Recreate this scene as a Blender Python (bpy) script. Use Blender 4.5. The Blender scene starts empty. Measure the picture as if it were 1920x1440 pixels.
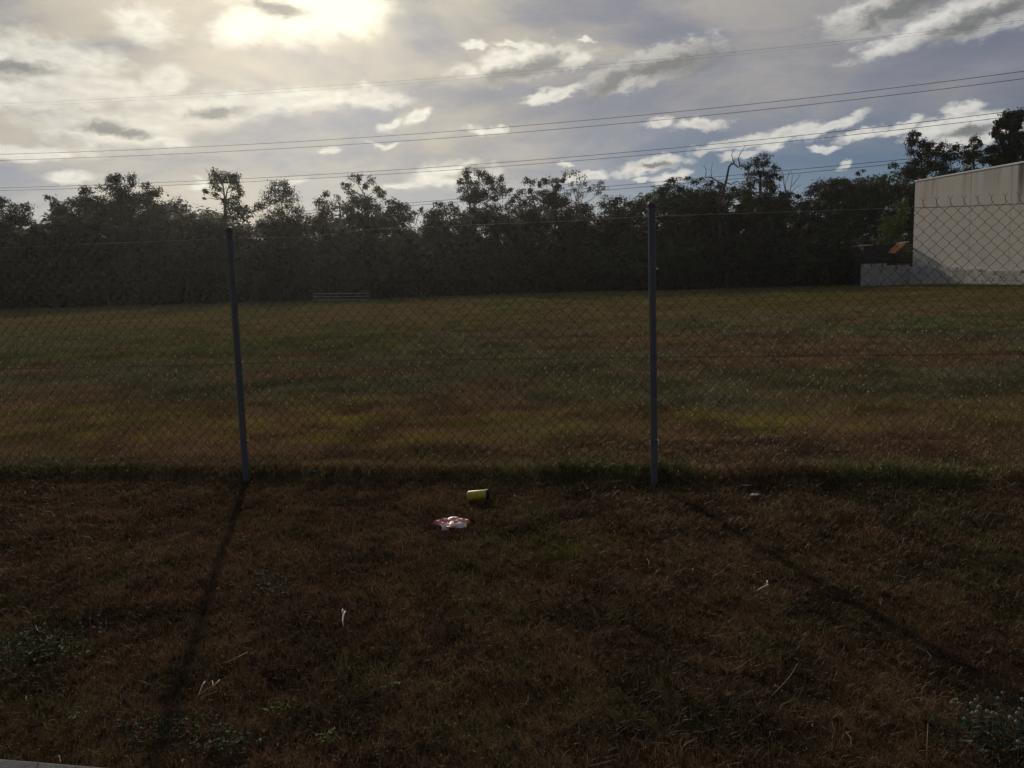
import bpy, math, random
import numpy as np
from mathutils import Matrix, Vector

# ------------------------------------------------------------------ camera
sc = bpy.context.scene
COL = sc.collection
F, PITCH, ROLL, EYE = 1500.0, math.radians(7.4), math.radians(1.66), 1.6
_f = np.array([0, math.cos(PITCH), -math.sin(PITCH)])
_r0 = np.array([1.0, 0, 0]); _u0 = np.array([0, math.sin(PITCH), math.cos(PITCH)])
_r = math.cos(ROLL) * _r0 - math.sin(ROLL) * _u0
_u = math.sin(ROLL) * _r0 + math.cos(ROLL) * _u0
_c = np.array([0, 0, EYE])
def ray(x, y): return _f + _r * (x - 960) / F - _u * (y - 720) / F
def at(x, y, Y):
    d = ray(x, y); return _c + d * Y / d[1]
def gr(x, y, z=0.0):
    d = ray(x, y); return _c + d * (z - EYE) / d[2]
def azel(x, y):
    d = ray(x, y); d = d / np.linalg.norm(d)
    return math.atan2(d[0], d[1]), math.asin(d[2])

cam_d = bpy.data.cameras.new('camera'); cam = bpy.data.objects.new('camera', cam_d); COL.objects.link(cam)
cam_d.sensor_width = 36; cam_d.lens = F / 1920 * 36; cam_d.clip_start = 0.05; cam_d.clip_end = 3000
cam.matrix_world = Matrix(((_r[0], _u[0], -_f[0], 0), (_r[1], _u[1], -_f[1], 0), (_r[2], _u[2], -_f[2], EYE), (0, 0, 0, 1)))
sc.camera = cam

# ------------------------------------------------------------------ exposure
sc.view_settings.view_transform = 'Standard'; sc.view_settings.look = 'None'
sc.view_settings.gamma = 1; sc.view_settings.use_curve_mapping = False
sc.view_settings.exposure = -1.1
try:
    sc.cycles.use_denoising = True; sc.cycles.denoiser = 'OPENIMAGEDENOISE'; sc.cycles.volume_bounces = 0
    sc.cycles.max_bounces = 6; sc.cycles.transparent_max_bounces = 4
    sc.cycles.sample_clamp_indirect = 4.0
except Exception: pass

# ------------------------------------------------------------------ sun
SUN_EL, SUN_AZ = math.radians(20.0), math.radians(-13.7)
sd = bpy.data.lights.new('sun', 'SUN'); sun = bpy.data.objects.new('sun', sd); COL.objects.link(sun)
sd.energy = 5.0; sd.angle = math.radians(1.0); sd.color = (1.0, 0.86, 0.68)
S = Vector((math.sin(SUN_AZ) * math.cos(SUN_EL), math.cos(SUN_AZ) * math.cos(SUN_EL), math.sin(SUN_EL)))
sun.rotation_euler = S.to_track_quat('Z', 'Y').to_euler()
sun.location = (0, 0, 40)

# ------------------------------------------------------------------ sky (world)
W = bpy.data.worlds.new('World'); sc.world = W; W.use_nodes = True
nt = W.node_tree; nt.nodes.clear()
class NB:
    def __init__(s, t): s.t = t
    def n(s, typ, **k):
        o = s.t.nodes.new(typ)
        for a, b in k.items(): setattr(o, a, b)
        return o
    def put(s, sock, v):
        if isinstance(v, bpy.types.NodeSocket): s.t.links.new(v, sock)
        else: sock.default_value = v
    def m(s, op, a, b=None, c=None, clamp=False):
        o = s.n('ShaderNodeMath', operation=op, use_clamp=clamp)
        for i, v in enumerate((a, b, c)):
            if v is not None: s.put(o.inputs[i], v)
        return o.outputs[0]
    def v(s, op, a, b=None, c=None, out=0):
        o = s.n('ShaderNodeVectorMath', operation=op)
        for i, q in enumerate((a, b, c)):
            if q is not None: s.put(o.inputs[i], q)
        return o.outputs[out]
    def scl(s, a, f):
        o = s.n('ShaderNodeVectorMath', operation='SCALE'); s.put(o.inputs[0], a); s.put(o.inputs[3], f); return o.outputs[0]
    def mix(s, f, a, b):
        o = s.n('ShaderNodeMix', data_type='RGBA', clamp_factor=True)
        s.put(o.inputs[0], f)
        for i, q in ((6, a), (7, b)):
            if isinstance(q, tuple) and len(q) == 3: q = q + (1,)
            s.put(o.inputs[i], q)
        return o.outputs[2]
    def noise(s, vec, scale, detail=6, rough=0.55, dist=0.0, out=0):
        o = s.n('ShaderNodeTexNoise'); s.put(o.inputs['Vector'], vec)
        o.inputs['Scale'].default_value = scale; o.inputs['Detail'].default_value = detail
        o.inputs['Roughness'].default_value = rough; o.inputs['Distortion'].default_value = dist
        return o.outputs[out]
    def ramp(s, f, a, b, lo=0.0, hi=1.0):
        o = s.n('ShaderNodeMapRange', interpolation_type='SMOOTHSTEP')
        s.put(o.inputs[0], f); o.inputs[1].default_value = a; o.inputs[2].default_value = b
        o.inputs[3].default_value = lo; o.inputs[4].default_value = hi
        return o.outputs[0]
b = NB(nt)
tc = b.n('ShaderNodeTexCoord'); D = tc.outputs['Generated']
sep = b.n('ShaderNodeSeparateXYZ'); b.put(sep.inputs[0], D)
az = b.m('ARCTAN2', sep.outputs[0], sep.outputs[1]); el = b.m('ARCSINE', sep.outputs[2])
cmb = b.n('ShaderNodeCombineXYZ'); b.put(cmb.inputs[0], az); b.put(cmb.inputs[1], el)
P0 = cmb.outputs[0]
zz = b.m('ADD', b.m('ABSOLUTE', sep.outputs[2]), 0.24)
cp = b.n('ShaderNodeCombineXYZ'); b.put(cp.inputs[0], b.m('DIVIDE', sep.outputs[0], zz)); b.put(cp.inputs[1], b.m('DIVIDE', sep.outputs[1], zz))
PL = cp.outputs[0]
# ragged edges: the coordinates are pushed about by two sizes of noise
PA_ = b.v('MULTIPLY', P0, (0.62, 1.0, 1.0))
w1 = b.v('SUBTRACT', b.noise(PA_, 11, 2, 0.5, out=1), (0.5, 0.5, 0.5))
w2 = b.v('SUBTRACT', b.noise(PA_, 46, 5, 0.62, out=1), (0.5, 0.5, 0.5))
PW = b.v('ADD', P0, b.v('ADD', b.v('MULTIPLY', w1, (0.024, 0.013, 0)), b.v('MULTIPLY', w2, (0.040, 0.027, 0))))
def field(blobs, P):
    acc = None
    for R in sorted({round(q_[4] / 6) * 6 for q_ in blobs}):
        th = math.radians(R + 1.6); c, s_ = math.cos(th), math.sin(th)
        vr = b.n('ShaderNodeVectorRotate', rotation_type='Z_AXIS'); b.put(vr.inputs[0], P); vr.inputs['Angle'].default_value = -th
        for cx, cy, rx, ry, rot in [q_ for q_ in blobs if round(q_[4] / 6) * 6 == R]:
            a, e = azel(cx, cy); kx, ky = F / rx / 1.12, F / ry / 1.12
            pos = b.v('MULTIPLY_ADD', vr.outputs[0], (kx, ky, 1.0), (-(a * c + e * s_) * kx, -(-a * s_ + e * c) * ky, 0.0))
            d = b.v('LENGTH', pos, out=1)
            acc = d if acc is None else b.m('SMOOTH_MIN', acc, d, 0.18)
    return acc
WHITE = [(268, 45, 40, 22, 0), (30, 108, 75, 28, -5), (130, 112, 70, 20, -8),
 (310, 145, 32, 18, 10), (190, 165, 120, 18, -6), (40, 178, 120, 18, 0), (205, 238, 95, 27, -8), (300, 258, 45, 9, -6), (400, 203, 85, 24, 8), (560, 190, 130, 16, 5), (700, 185, 60, 11, -4),
 (30, 285, 95, 9, 0), (970, 118, 100, 26, 6), (1062, 108, 36, 15, -8), (1218, 124, 104, 25, 13), (1040, 176, 55, 8, 15),
 (915, 246, 32, 7, -5), (780, 218, 22, 11, 20), (735, 232, 16, 6, 10), (1640, 28, 72, 26, 8), (1760, 46, 112, 19, 12), (1870, 24, 85, 24, 8),
 (1375, 268, 65, 11, 6), (1470, 258, 62, 13, 9), (1556, 241, 48, 9, 16), (1612, 252, 36, 9, 8), (1690, 238, 34, 9, 14), (1548, 282, 20, 6, 0), (1395, 288, 34, 8, 6),
 (1215, 312, 62, 11, 5), (1245, 295, 26, 7, 0), (1060, 305, 15, 4, 0), (1098, 328, 38, 9, 0), (1255, 336, 34, 8, 10), (1200, 340, 14, 6, 0), (1235, 231, 24, 7, 0), (1312, 232, 45, 8, 0),
 (850, 328, 75, 18, 8), (748, 352, 38, 6, 0), (1790, 240, 60, 17, 8), (1815, 265, 62, 14, 8), (1810, 206, 26, 11, 0), (130, 331, 34, 6, 0), (92, 290, 45, 6, 0), (1577, 318, 9, 7, 20),
 (378, 348, 24, 5, 0), (548, 343, 18, 5, 15), (960, 82, 30, 5, -12), (890, 78, 22, 5, -5), (1098, 73, 14, 4, 0), (620, 284, 14, 6, 0), (715, 270, 22, 4, 0)]
DARK = [(195, 233, 42, 11, -3), (248, 247, 42, 8, -6), (408, 211, 48, 10, 6), (965, 137, 78, 14, 4), (1018, 121, 48, 16, 12), (1238, 121, 95, 21, 8), (1150, 150, 52, 16, 24), (520, 14, 52, 11, -4),
 (1690, 14, 90, 20, 10), (1850, 30, 90, 16, 10), (885, 320, 34, 9, 10), (1225, 312, 36, 5, 0), (1810, 252, 36, 7, 5), (30, 125, 55, 10, 0)]
SUNB = [(575, 5, 110, 58, 0), (470, 40, 70, 24, 20), (660, 20, 60, 40, 0)]
nz = b.noise(PA_, 75, 7, 0.66)
nzb = b.m('MULTIPLY_ADD', nz, 1.7, -0.85)
wf = b.m('ADD', field(WHITE, PW), nzb)
df = b.m('ADD', field(DARK, PW), b.m('MULTIPLY', nzb, 0.9))
sf = b.m('ADD', field(SUNB, PW), b.m('MULTIPLY', nzb, 0.5))
# angle from the sun
dot = b.v('DOT_PRODUCT', D, tuple(S), out=1)
ang = b.m('ARCCOSINE', b.m('MINIMUM', dot, 0.99999))
def g(deg): return b.m('EXPONENT', b.m('MULTIPLY', b.m('MULTIPLY', ang, ang), -1 / math.radians(deg) ** 2))
sky = b.n('ShaderNodeTexSky', sky_type='NISHITA', sun_disc=False, sun_elevation=SUN_EL, sun_rotation=SUN_AZ)
sky.air_density = 1.0; sky.dust_density = 0.6; sky.ozone_density = 1.5
# thin high cloud: long streaks in perspective
st = b.n('ShaderNodeMapping'); b.put(st.inputs[0], PL); st.inputs[2].default_value = (0, 0, math.radians(-14)); st.inputs[3].default_value = (0.55, 1.3, 1)
s1 = b.noise(st.outputs[0], 0.55, 7, 0.55, 0.4); s2 = b.noise(st.outputs[0], 1.7, 7, 0.6, 0.6)
s3 = b.noise(b.v('MULTIPLY', P0, (0.5, 1.25, 1.0)), 8.5, 6, 0.58, 0.5)
streak = b.m('MULTIPLY_ADD', s3, 0.40, b.m('MULTIPLY_ADD', s2, 0.25, b.m('MULTIPLY', s1, 0.35)))
gap_r = b.m('MULTIPLY', b.ramp(az, -0.02, 0.30), b.ramp(el, 0.200, 0.120))
cover = b.m('MULTIPLY_ADD', b.ramp(streak, 0.34, 0.58), 0.35, 0.62)
cover = b.m('SUBTRACT', cover, b.m('MULTIPLY', gap_r, b.m('MULTIPLY_ADD', b.ramp(streak, 0.42, 0.60), -0.35, 0.80)), clamp=True)
VR = 2.0                                      # exposure is one stop down
grey_l = (0.345 * VR, 0.335 * VR, 0.352 * VR); grey_r = (0.300 * VR, 0.308 * VR, 0.368 * VR); warm = (0.64 * VR, 0.575 * VR, 0.45 * VR)
gl_w, gl_m, gl_n, gl_x = g(26), g(16), g(8), g(75)
grey = b.mix(gl_w, grey_r, grey_l)
veil = b.mix(b.m('MULTIPLY', b.ramp(streak, 0.43, 0.57), b.m('MULTIPLY_ADD', gl_w, 0.85, 0.15)), grey, warm)
veil = b.v('MULTIPLY', veil, b.scl((1.0, 1.0, 1.0), b.m('MULTIPLY_ADD', b.noise(st.outputs[0], 2.3, 6, 0.6, 0.8), 0.5, 0.72)))
veil = b.v('ADD', veil, b.scl((0.42 * VR, 0.36 * VR, 0.26 * VR), b.m('MULTIPLY', gl_m, 0.23)))
veil = b.scl(veil, b.m('MULTIPLY_ADD', gl_x, 0.76, 0.27))
nish = b.v('MULTIPLY', b.scl(sky.outputs[0], 0.10), (0.27, 0.37, 0.56))
base = b.mix(cover, nish, veil)
base = b.v('ADD', base, b.scl((0.62 * VR, 0.56 * VR, 0.43 * VR), b.m('MULTIPLY', gl_n, 0.30)))
lowg = b.m('EXPONENT', b.m('MULTIPLY', b.m('MULTIPLY', el, el), -1 / 0.13 ** 2))
base = b.v('ADD', base, b.scl(b.mix(gl_w, (0.10 * VR, 0.125 * VR, 0.145 * VR), (0.17 * VR, 0.145 * VR, 0.095 * VR)), lowg))
tex = b.m('MULTIPLY_ADD', b.noise(PA_, 130, 4, 0.6), 0.5, 0.75)
bright = b.scl(b.mix(gl_w, (0.70 * VR, 0.69 * VR, 0.66 * VR), (1.06 * VR, 1.00 * VR, 0.84 * VR)), tex)
thick = b.m('MULTIPLY', b.ramp(wf, 0.55, -0.05), 0.35)
wcol = b.mix(thick, bright, b.v('MULTIPLY', bright, (0.60, 0.61, 0.64)))
side = b.ramp(az, -0.22, 0.02)
soft = b.mix(side, b.ramp(wf, 1.60, 0.30), b.ramp(wf, 1.32, 0.50))
base = b.mix(b.m('MULTIPLY', soft, b.m('MULTIPLY_ADD', b.ramp(s3, 0.36, 0.56), 0.28, b.m('MULTIPLY_ADD', side, 0.06, 0.62))), base, wcol)
base = b.mix(b.m('MULTIPLY', b.ramp(sf, 1.35, 0.45), 0.95), base, (1.35 * VR, 1.26 * VR, 0.98 * VR))
dcol = b.mix(gl_m, (0.155 * VR, 0.16 * VR, 0.17 * VR), (0.44 * VR, 0.42 * VR, 0.37 * VR))
base = b.mix(b.m('MULTIPLY', b.ramp(df, 1.45, 0.25), 0.90), base, dcol)
bg = b.n('ShaderNodeBackground'); bg.inputs[1].default_value = 0.1
b.put(bg.inputs[0], b.scl(base, 10.0))
wo = b.n('ShaderNodeOutputWorld'); b.put(wo.inputs[0], bg.outputs[0])

# ------------------------------------------------------------------ helpers
rng = np.random.default_rng(7); random.seed(7)
def tag(o, label=None, cat=None, group=None, kind=None):
    if label: o['label'] = label
    if cat: o['category'] = cat
    if group: o['group'] = group
    if kind: o['kind'] = kind
    return o
def empty(name, loc=(0, 0, 0), rz=0.0):
    o = bpy.data.objects.new(name, None); COL.objects.link(o)
    o.location = loc; o.rotation_euler = (0, 0, rz); o.empty_display_size = 0.2
    return o
def link(name, me, parent=None, loc=None):
    o = bpy.data.objects.new(name, me); COL.objects.link(o)
    if parent is not None: o.parent = parent
    if loc is not None: o.location = loc
    return o
def mesh_np(name, V, faces, mat, col=None, smooth=False):
    """faces: list of (m,k) int arrays"""
    V = np.asarray(V, dtype=np.float32)
    me = bpy.data.meshes.new(name)
    me.vertices.add(len(V)); me.vertices.foreach_set('co', V.ravel())
    if not isinstance(faces, list): faces = [faces]
    faces = [np.asarray(f, dtype=np.int32) for f in faces if len(f)]
    loops = np.concatenate([f.ravel() for f in faces])
    tot = np.concatenate([np.full(len(f), f.shape[1], dtype=np.int32) for f in faces])
    start = np.concatenate([[0], np.cumsum(tot)[:-1]]).astype(np.int32)
    me.loops.add(len(loops)); me.loops.foreach_set('vertex_index', loops)
    me.polygons.add(len(tot)); me.polygons.foreach_set('loop_start', start); me.polygons.foreach_set('loop_total', tot)
    if smooth: me.polygons.foreach_set('use_smooth', np.ones(len(tot), dtype=bool))
    me.materials.append(mat)
    me.update(calc_edges=True)
    if col is not None:
        a = me.attributes.new('Col', 'FLOAT_COLOR', 'POINT')
        c = np.ones((len(V), 4), dtype=np.float32); c[:, :3] = col; a.data.foreach_set('color', c.ravel())
    return me
class MB:
    """collects simple shapes into one mesh"""
    def __init__(s): s.V = []; s.F = []; s.n = 0
    def add(s, V, F):
        V = [tuple(v) for v in V]; s.V += V; s.F += [tuple(i + s.n for i in f) for f in F]; s.n += len(V)
    def box(s, lo, hi):
        x0, y0, z0 = lo; x1, y1, z1 = hi
        s.add([(x0, y0, z0), (x1, y0, z0), (x1, y1, z0), (x0, y1, z0), (x0, y0, z1), (x1, y0, z1), (x1, y1, z1), (x0, y1, z1)],
              [(3, 2, 1, 0), (4, 5, 6, 7), (0, 1, 5, 4), (1, 2, 6, 5), (2, 3, 7, 6), (3, 0, 4, 7)])
    def tube(s, pts, rad, k=6, caps=True):
        pts = [np.array(p, dtype=float) for p in pts]; n = len(pts)
        rad = [rad] * n if np.isscalar(rad) else rad
        V = []; ref = np.array([0.13, 0.31, 0.94])
        for i, p in enumerate(pts):
            t = pts[min(i + 1, n - 1)] - pts[max(i - 1, 0)]; t = t / (np.linalg.norm(t) + 1e-9)
            r_ = ref if abs(t @ ref) < 0.9 else np.array([1.0, 0, 0])
            a = np.cross(t, r_); a /= np.linalg.norm(a); c = np.cross(t, a)
            for j in range(k):
                q = 2 * math.pi * j / k; V.append(p + rad[i] * (math.cos(q) * a + math.sin(q) * c))
        Fc = [(i * k + j, i * k + (j + 1) % k, (i + 1) * k + (j + 1) % k, (i + 1) * k + j) for i in range(n - 1) for j in range(k)]
        if caps: Fc += [tuple(range(k))[::-1], tuple(range((n - 1) * k, n * k))]
        s.add(V, Fc)
    def lathe(s, prof, k=16, M=None):
        V = []; n = len(prof)
        for r, z in prof:
            for j in range(k):
                q = 2 * math.pi * j / k; V.append((r * math.cos(q), r * math.sin(q), z))
        if M is not None: V = [tuple(M @ Vector(v)) for v in V]
        s.add(V, [(i * k + j, i * k + (j + 1) % k, (i + 1) * k + (j + 1) % k, (i + 1) * k + j) for i in range(n - 1) for j in range(k)])
    def mesh(s, name, mat, smooth=False):
        me = bpy.data.meshes.new(name); me.from_pydata(s.V, [], s.F); me.materials.append(mat)
        if smooth:
            for p in me.polygons: p.use_smooth = True
        me.update(); return me
    def build(s, name, mat, parent=None, smooth=False, loc=None): return link(name, s.mesh(name, mat, smooth), parent, loc)

def hash2(ix, iy, seed):
    h = (ix.astype(np.int64) * 374761393 + iy.astype(np.int64) * 668265263 + seed * 974711) & 0xffffffff
    h = ((h ^ (h >> 13)) * 1274126177) & 0xffffffff
    return ((h ^ (h >> 16)) & 0xffffff) / float(0xffffff)
def vnoise(x, y, seed=0):
    ix = np.floor(x); iy = np.floor(y); fx = x - ix; fy = y - iy
    fx = fx * fx * (3 - 2 * fx); fy = fy * fy * (3 - 2 * fy)
    a = hash2(ix, iy, seed); b_ = hash2(ix + 1, iy, seed); c = hash2(ix, iy + 1, seed); d = hash2(ix + 1, iy + 1, seed)
    return (a * (1 - fx) + b_ * fx) * (1 - fy) + (c * (1 - fx) + d * fx) * fy
def fbm(x, y, seed=0, oct=4):
    v = 0; a = 0.5; t = 0
    for i in range(oct):
        v = v + a * vnoise(x, y, seed + i * 17); t += a; a *= 0.55; x = x * 2.07 + 3.1; y = y * 2.03 + 7.7
    return v / t
def sstep(a, b_, x):
    t = np.clip((x - a) / (b_ - a), 0, 1); return t * t * (3 - 2 * t)

# ------------------------------------------------------------------ materials
def pmat(name, col, rough=0.7, metal=0.0, spec=0.4, noise=None, bump=None, attr=False, transl=0.0):
    """principled with mottled colour: noise=(scale, amount), bump=(scale, strength)"""
    m = bpy.data.materials.new(name); m.use_nodes = True; t = m.node_tree; t.nodes.clear(); q = NB(t)
    out = q.n('ShaderNodeOutputMaterial'); p = q.n('ShaderNodeBsdfPrincipled')
    p.inputs['Roughness'].default_value = rough; p.inputs['Metallic'].default_value = metal
    p.inputs['Specular IOR Level'].default_value = spec
    geo = q.n('ShaderNodeTexCoord').outputs['Object']
    if attr:
        a = q.n('ShaderNodeAttribute', attribute_name='Col').outputs['Color']
    else:
        rgb = q.n('ShaderNodeRGB'); rgb.outputs[0].default_value = tuple(col) + (1,); a = rgb.outputs[0]
    if noise:
        f = q.noise(geo, noise[0], 5, 0.6)
        a = q.v('MULTIPLY', a, q.scl((1.0, 1.0, 1.0), q.m('MULTIPLY_ADD', f, 2 * noise[1], 1 - noise[1])))
    q.put(p.inputs['Base Color'], a)
    if bump:
        bp = q.n('ShaderNodeBump'); bp.inputs['Strength'].default_value = bump[1]; bp.inputs['Distance'].default_value = 0.01
        q.put(bp.inputs['Height'], q.noise(geo, bump[0], 6, 0.65)); q.put(p.inputs['Normal'], bp.outputs[0])
    sh = p.outputs[0]
    if transl:
        tr = q.n('ShaderNodeBsdfTranslucent'); q.put(tr.inputs[0], a)
        mx = q.n('ShaderNodeMixShader'); mx.inputs[0].default_value = transl
        q.put(mx.inputs[1], sh); q.put(mx.inputs[2], tr.outputs[0]); sh = mx.outputs[0]
    q.put(out.inputs[0], sh)
    return m
M_grass = pmat('grass', (0, 0, 0), 0.6, spec=0.16, attr=True, transl=0.30)
M_grass_far = pmat('far_grass', (0, 0, 0), 1.0, spec=0.0, attr=True, transl=0.15)
M_weed = pmat('weed_leaf', (0, 0, 0), 0.7, spec=0.15, attr=True, transl=0.3)
M_seed = pmat('seed_head', (0, 0, 0), 0.6, spec=0.2, attr=True, transl=0.6)
M_leaf = pmat('leaf', (0, 0, 0), 0.65, spec=0.2, attr=True, transl=0.22)
M_bark = pmat('bark', (0.10, 0.085, 0.07), 0.9, noise=(3, 0.5), bump=(20, 0.5))
M_pale_bark = pmat('pale_bark', (0.13, 0.12, 0.105), 0.85, noise=(3, 0.4), bump=(20, 0.4))
M_dead = pmat('dead_wood', (0.07, 0.062, 0.055), 0.9, noise=(4, 0.4))
M_galv = pmat('galvanised_post', (0.125, 0.130, 0.145), 0.45, 0.0, 0.5, noise=(9, 0.25), bump=(60, 0.15))
M_wire = pmat('galvanised_wire', (0.034, 0.030, 0.026), 0.55, 0.0, 0.35, noise=(14, 0.35))
M_cable = pmat('power_cable', (0.06, 0.06, 0.07), 0.6)

# ------------------------------------------------------------------ ground
def fence_y(x): return 6.47 - 0.1398 * (x + 2.22)
PAL = dict(brown=(0.120, 0.075, 0.043), dark=(0.050, 0.035, 0.023), straw=(0.20, 0.150, 0.078), ochre=(0.132, 0.101, 0.055),
           green=(0.060, 0.095, 0.022), grey=(0.082, 0.098, 0.056), yellow=(0.200, 0.190, 0.030))
PAL = {k: np.array(v) for k, v in PAL.items()}
def mixc(a, b_, t): return a * (1 - t[:, None]) + b_ * t[:, None]
def ground_col(x, y):
    f = y - fence_y(x)
    n1 = fbm(x * 1.1, y * 1.1, 1); n2 = fbm(x * 3.3, y * 3.3, 9); n3 = fbm(x * 0.28, y * 0.55, 23, 5); n4 = fbm(x * 0.5, y * 0.9, 41, 4)
    f0 = f; fj = f * (1 + 0.9 * (fbm(x * 0.35, y * 0.35, 7, 3) - 0.5)) + 1.5 * (n2 - 0.5) * sstep(1, 3, f)
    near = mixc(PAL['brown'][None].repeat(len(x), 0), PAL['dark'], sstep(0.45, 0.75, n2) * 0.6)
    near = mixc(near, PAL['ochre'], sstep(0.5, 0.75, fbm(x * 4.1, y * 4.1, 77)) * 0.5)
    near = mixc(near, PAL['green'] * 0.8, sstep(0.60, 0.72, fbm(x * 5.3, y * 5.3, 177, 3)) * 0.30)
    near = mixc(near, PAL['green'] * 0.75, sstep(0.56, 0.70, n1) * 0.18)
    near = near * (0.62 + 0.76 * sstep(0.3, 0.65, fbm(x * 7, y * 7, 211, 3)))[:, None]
    near = mixc(near, PAL['yellow'] * 0.8, 0.7 * np.exp(-((x - 0.35) / 0.28) ** 2 - ((y - 4.65) / 0.22) ** 2) * sstep(0.4, 0.6, n2))
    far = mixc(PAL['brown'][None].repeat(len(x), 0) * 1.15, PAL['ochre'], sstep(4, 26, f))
    gw = sstep(0.40, 0.62, n2 * 0.4 + n1 * 0.6) * sstep(1.25, 0.35, f + 0.5 * (n1 - 0.5)) * sstep(-0.25, 0.05, f)
    far = mixc(far, PAL['green'], gw * 0.62)
    f = fj
    gg = sstep(2.6, 4.6, f) * sstep(34, 9, f) * sstep(0.36, 0.56, n3 * 0.6 + n4 * 0.4)
    far = mixc(far, PAL['grey'], gg * 0.68)
    gs = sstep(9, 14, f) * sstep(0.50, 0.64, fbm(x * 0.16, y * 0.42, 61, 4))
    far = mixc(far, PAL['green'] * 1.15 + PAL['grey'] * 0.2, gs * 0.5)
    yy = sstep(1.7, 2.3, f) * sstep(4.6, 3.2, f) * sstep(0.45, 0.58, fbm(x * 1.15 + 5, y * 2.0, 88, 3))
    far = mixc(far, PAL['yellow'], yy * 0.6 * sstep(0.30, 0.55, n2))
    right = sstep(2.5, 6, x - 0.33 * (y - 6)) * sstep(1.4, 2.0, f) * sstep(7.0, 3.5, f)
    far = mixc(far, PAL['ochre'] * np.array([1.05, 0.92, 0.7]), right * 0.6)
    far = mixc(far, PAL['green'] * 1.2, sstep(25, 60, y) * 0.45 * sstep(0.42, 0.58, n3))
    far = mixc(far, PAL['ochre'] * np.array([0.9, 1.0, 0.75]), sstep(0.50, 0.66, fbm(x * 0.9, y * 0.7, 131, 3)) * 0.5)
    far = far * (0.74 + 0.52 * sstep(0.34, 0.64, fbm(x * 1.9, y * 1.9, 301, 4)))[:, None]
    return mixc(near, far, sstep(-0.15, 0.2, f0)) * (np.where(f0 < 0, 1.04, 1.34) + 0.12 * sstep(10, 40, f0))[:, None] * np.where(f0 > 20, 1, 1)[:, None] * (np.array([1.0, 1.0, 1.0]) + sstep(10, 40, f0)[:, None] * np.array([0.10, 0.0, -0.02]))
def ground_z(x, y):
    f = y - fence_y(x)
    z = 0.05 * (fbm(x * 1.3, y * 1.3, 5, 3) - 0.5) * sstep(40, 20, np.abs(y) + np.abs(x) * 0.3)
    z = z + 0.055 * np.exp(-((f - 0.26) / 0.16) ** 2) * (0.6 + 0.8 * fbm(x * 1.5, x * 0 + 2.2, 12, 3))
    return z + 0.35 * (fbm(x * 0.05, y * 0.05, 3, 2) - 0.5) * sstep(14, 45, y)
def axis(near, far, n1, n2):
    a = np.linspace(0, near, n1); g_ = np.geomspace(near, far, n2)[1:]; return np.concatenate([a, g_])
xp = axis(7, 700, 130, 60); xs = np.concatenate([-xp[::-1][:-1], xp])
ys = np.concatenate([-np.geomspace(1, 300, 16)[::-1], np.linspace(-0.9, 11, 190), np.geomspace(11, 900, 150)[1:]])
gx, gy = np.meshgrid(xs, ys); vx, vy = gx.ravel(), gy.ravel()
nx_, ny_ = len(xs), len(ys)
idx = np.arange(nx_ * ny_).reshape(ny_, nx_)
q4 = np.stack([idx[:-1, :-1], idx[:-1, 1:], idx[1:, 1:], idx[1:, :-1]], -1).reshape(-1, 4)
M_ground = bpy.data.materials.new('soil_and_thatch'); M_ground.use_nodes = True
t = M_ground.node_tree; t.nodes.clear(); q = NB(t)
pr = q.n('ShaderNodeBsdfPrincipled'); pr.inputs['Roughness'].default_value = 1.0; pr.inputs['Specular IOR Level'].default_value = 0.0
oc = q.n('ShaderNodeTexCoord').outputs['Object']
a = q.n('ShaderNodeAttribute', attribute_name='Col').outputs['Color']
a = q.v('MULTIPLY', a, q.scl((1.0, 1.0, 1.0), q.m('MULTIPLY_ADD', q.noise(oc, 60, 6, 0.7), 1.2, 0.2)))
a = q.v('MULTIPLY', a, q.scl((1.0, 1.0, 1.0), q.m('MULTIPLY_ADD', q.noise(oc, 4, 5, 0.7), 0.8, 0.5)))
q.put(pr.inputs['Base Color'], a)
bp = q.n('ShaderNodeBump'); bp.inputs['Strength'].default_value = 0.7; bp.inputs['Distance'].default_value = 0.02
q.put(bp.inputs['Height'], q.noise(oc, 45, 8, 0.7)); q.put(pr.inputs['Normal'], bp.outputs[0])
q.put(q.n('ShaderNodeOutputMaterial').inputs[0], pr.outputs[0])
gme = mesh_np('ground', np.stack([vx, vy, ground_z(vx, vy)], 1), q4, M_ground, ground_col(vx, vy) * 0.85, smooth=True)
tag(link('ground', gme), kind='structure')

# kerb in the near left corner
M_kerb = pmat('kerb_concrete', (0.12, 0.125, 0.135), 0.9, noise=(14, 0.6), bump=(120, 0.5))
k0 = gr(-500, 1398); k1 = gr(215, 1456)
dv = (k1 - k0); dv[2] = 0; dv /= np.linalg.norm(dv); nv = np.array([dv[1], -dv[0], 0])
mb = MB()
pts = []
for i in range(41):
    s_ = -2 + i * 0.2
    p = k0 + dv * s_
    w = 0.006 * (vnoise(np.array([i * 0.7]), np.array([0.5]), 3)[0] - 0.5)
    pts.append((p + nv * w, p + nv * (0.02 + w), p + nv * 0.16))
V = []; Fc = []
for i, (a_, b_, c_) in enumerate(pts):
    V += [(a_[0], a_[1], -0.1), (a_[0], a_[1], 0.028), (b_[0], b_[1], 0.04), (c_[0], c_[1], 0.04), (c_[0], c_[1], -0.1)]
    if i:
        o = (i - 1) * 5
        Fc += [(o + j, o + j + 1, o + j + 6, o + j + 5) for j in range(4)]
mb.add(V, Fc)
tag(mb.build('kerb', M_kerb), kind='structure')

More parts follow.
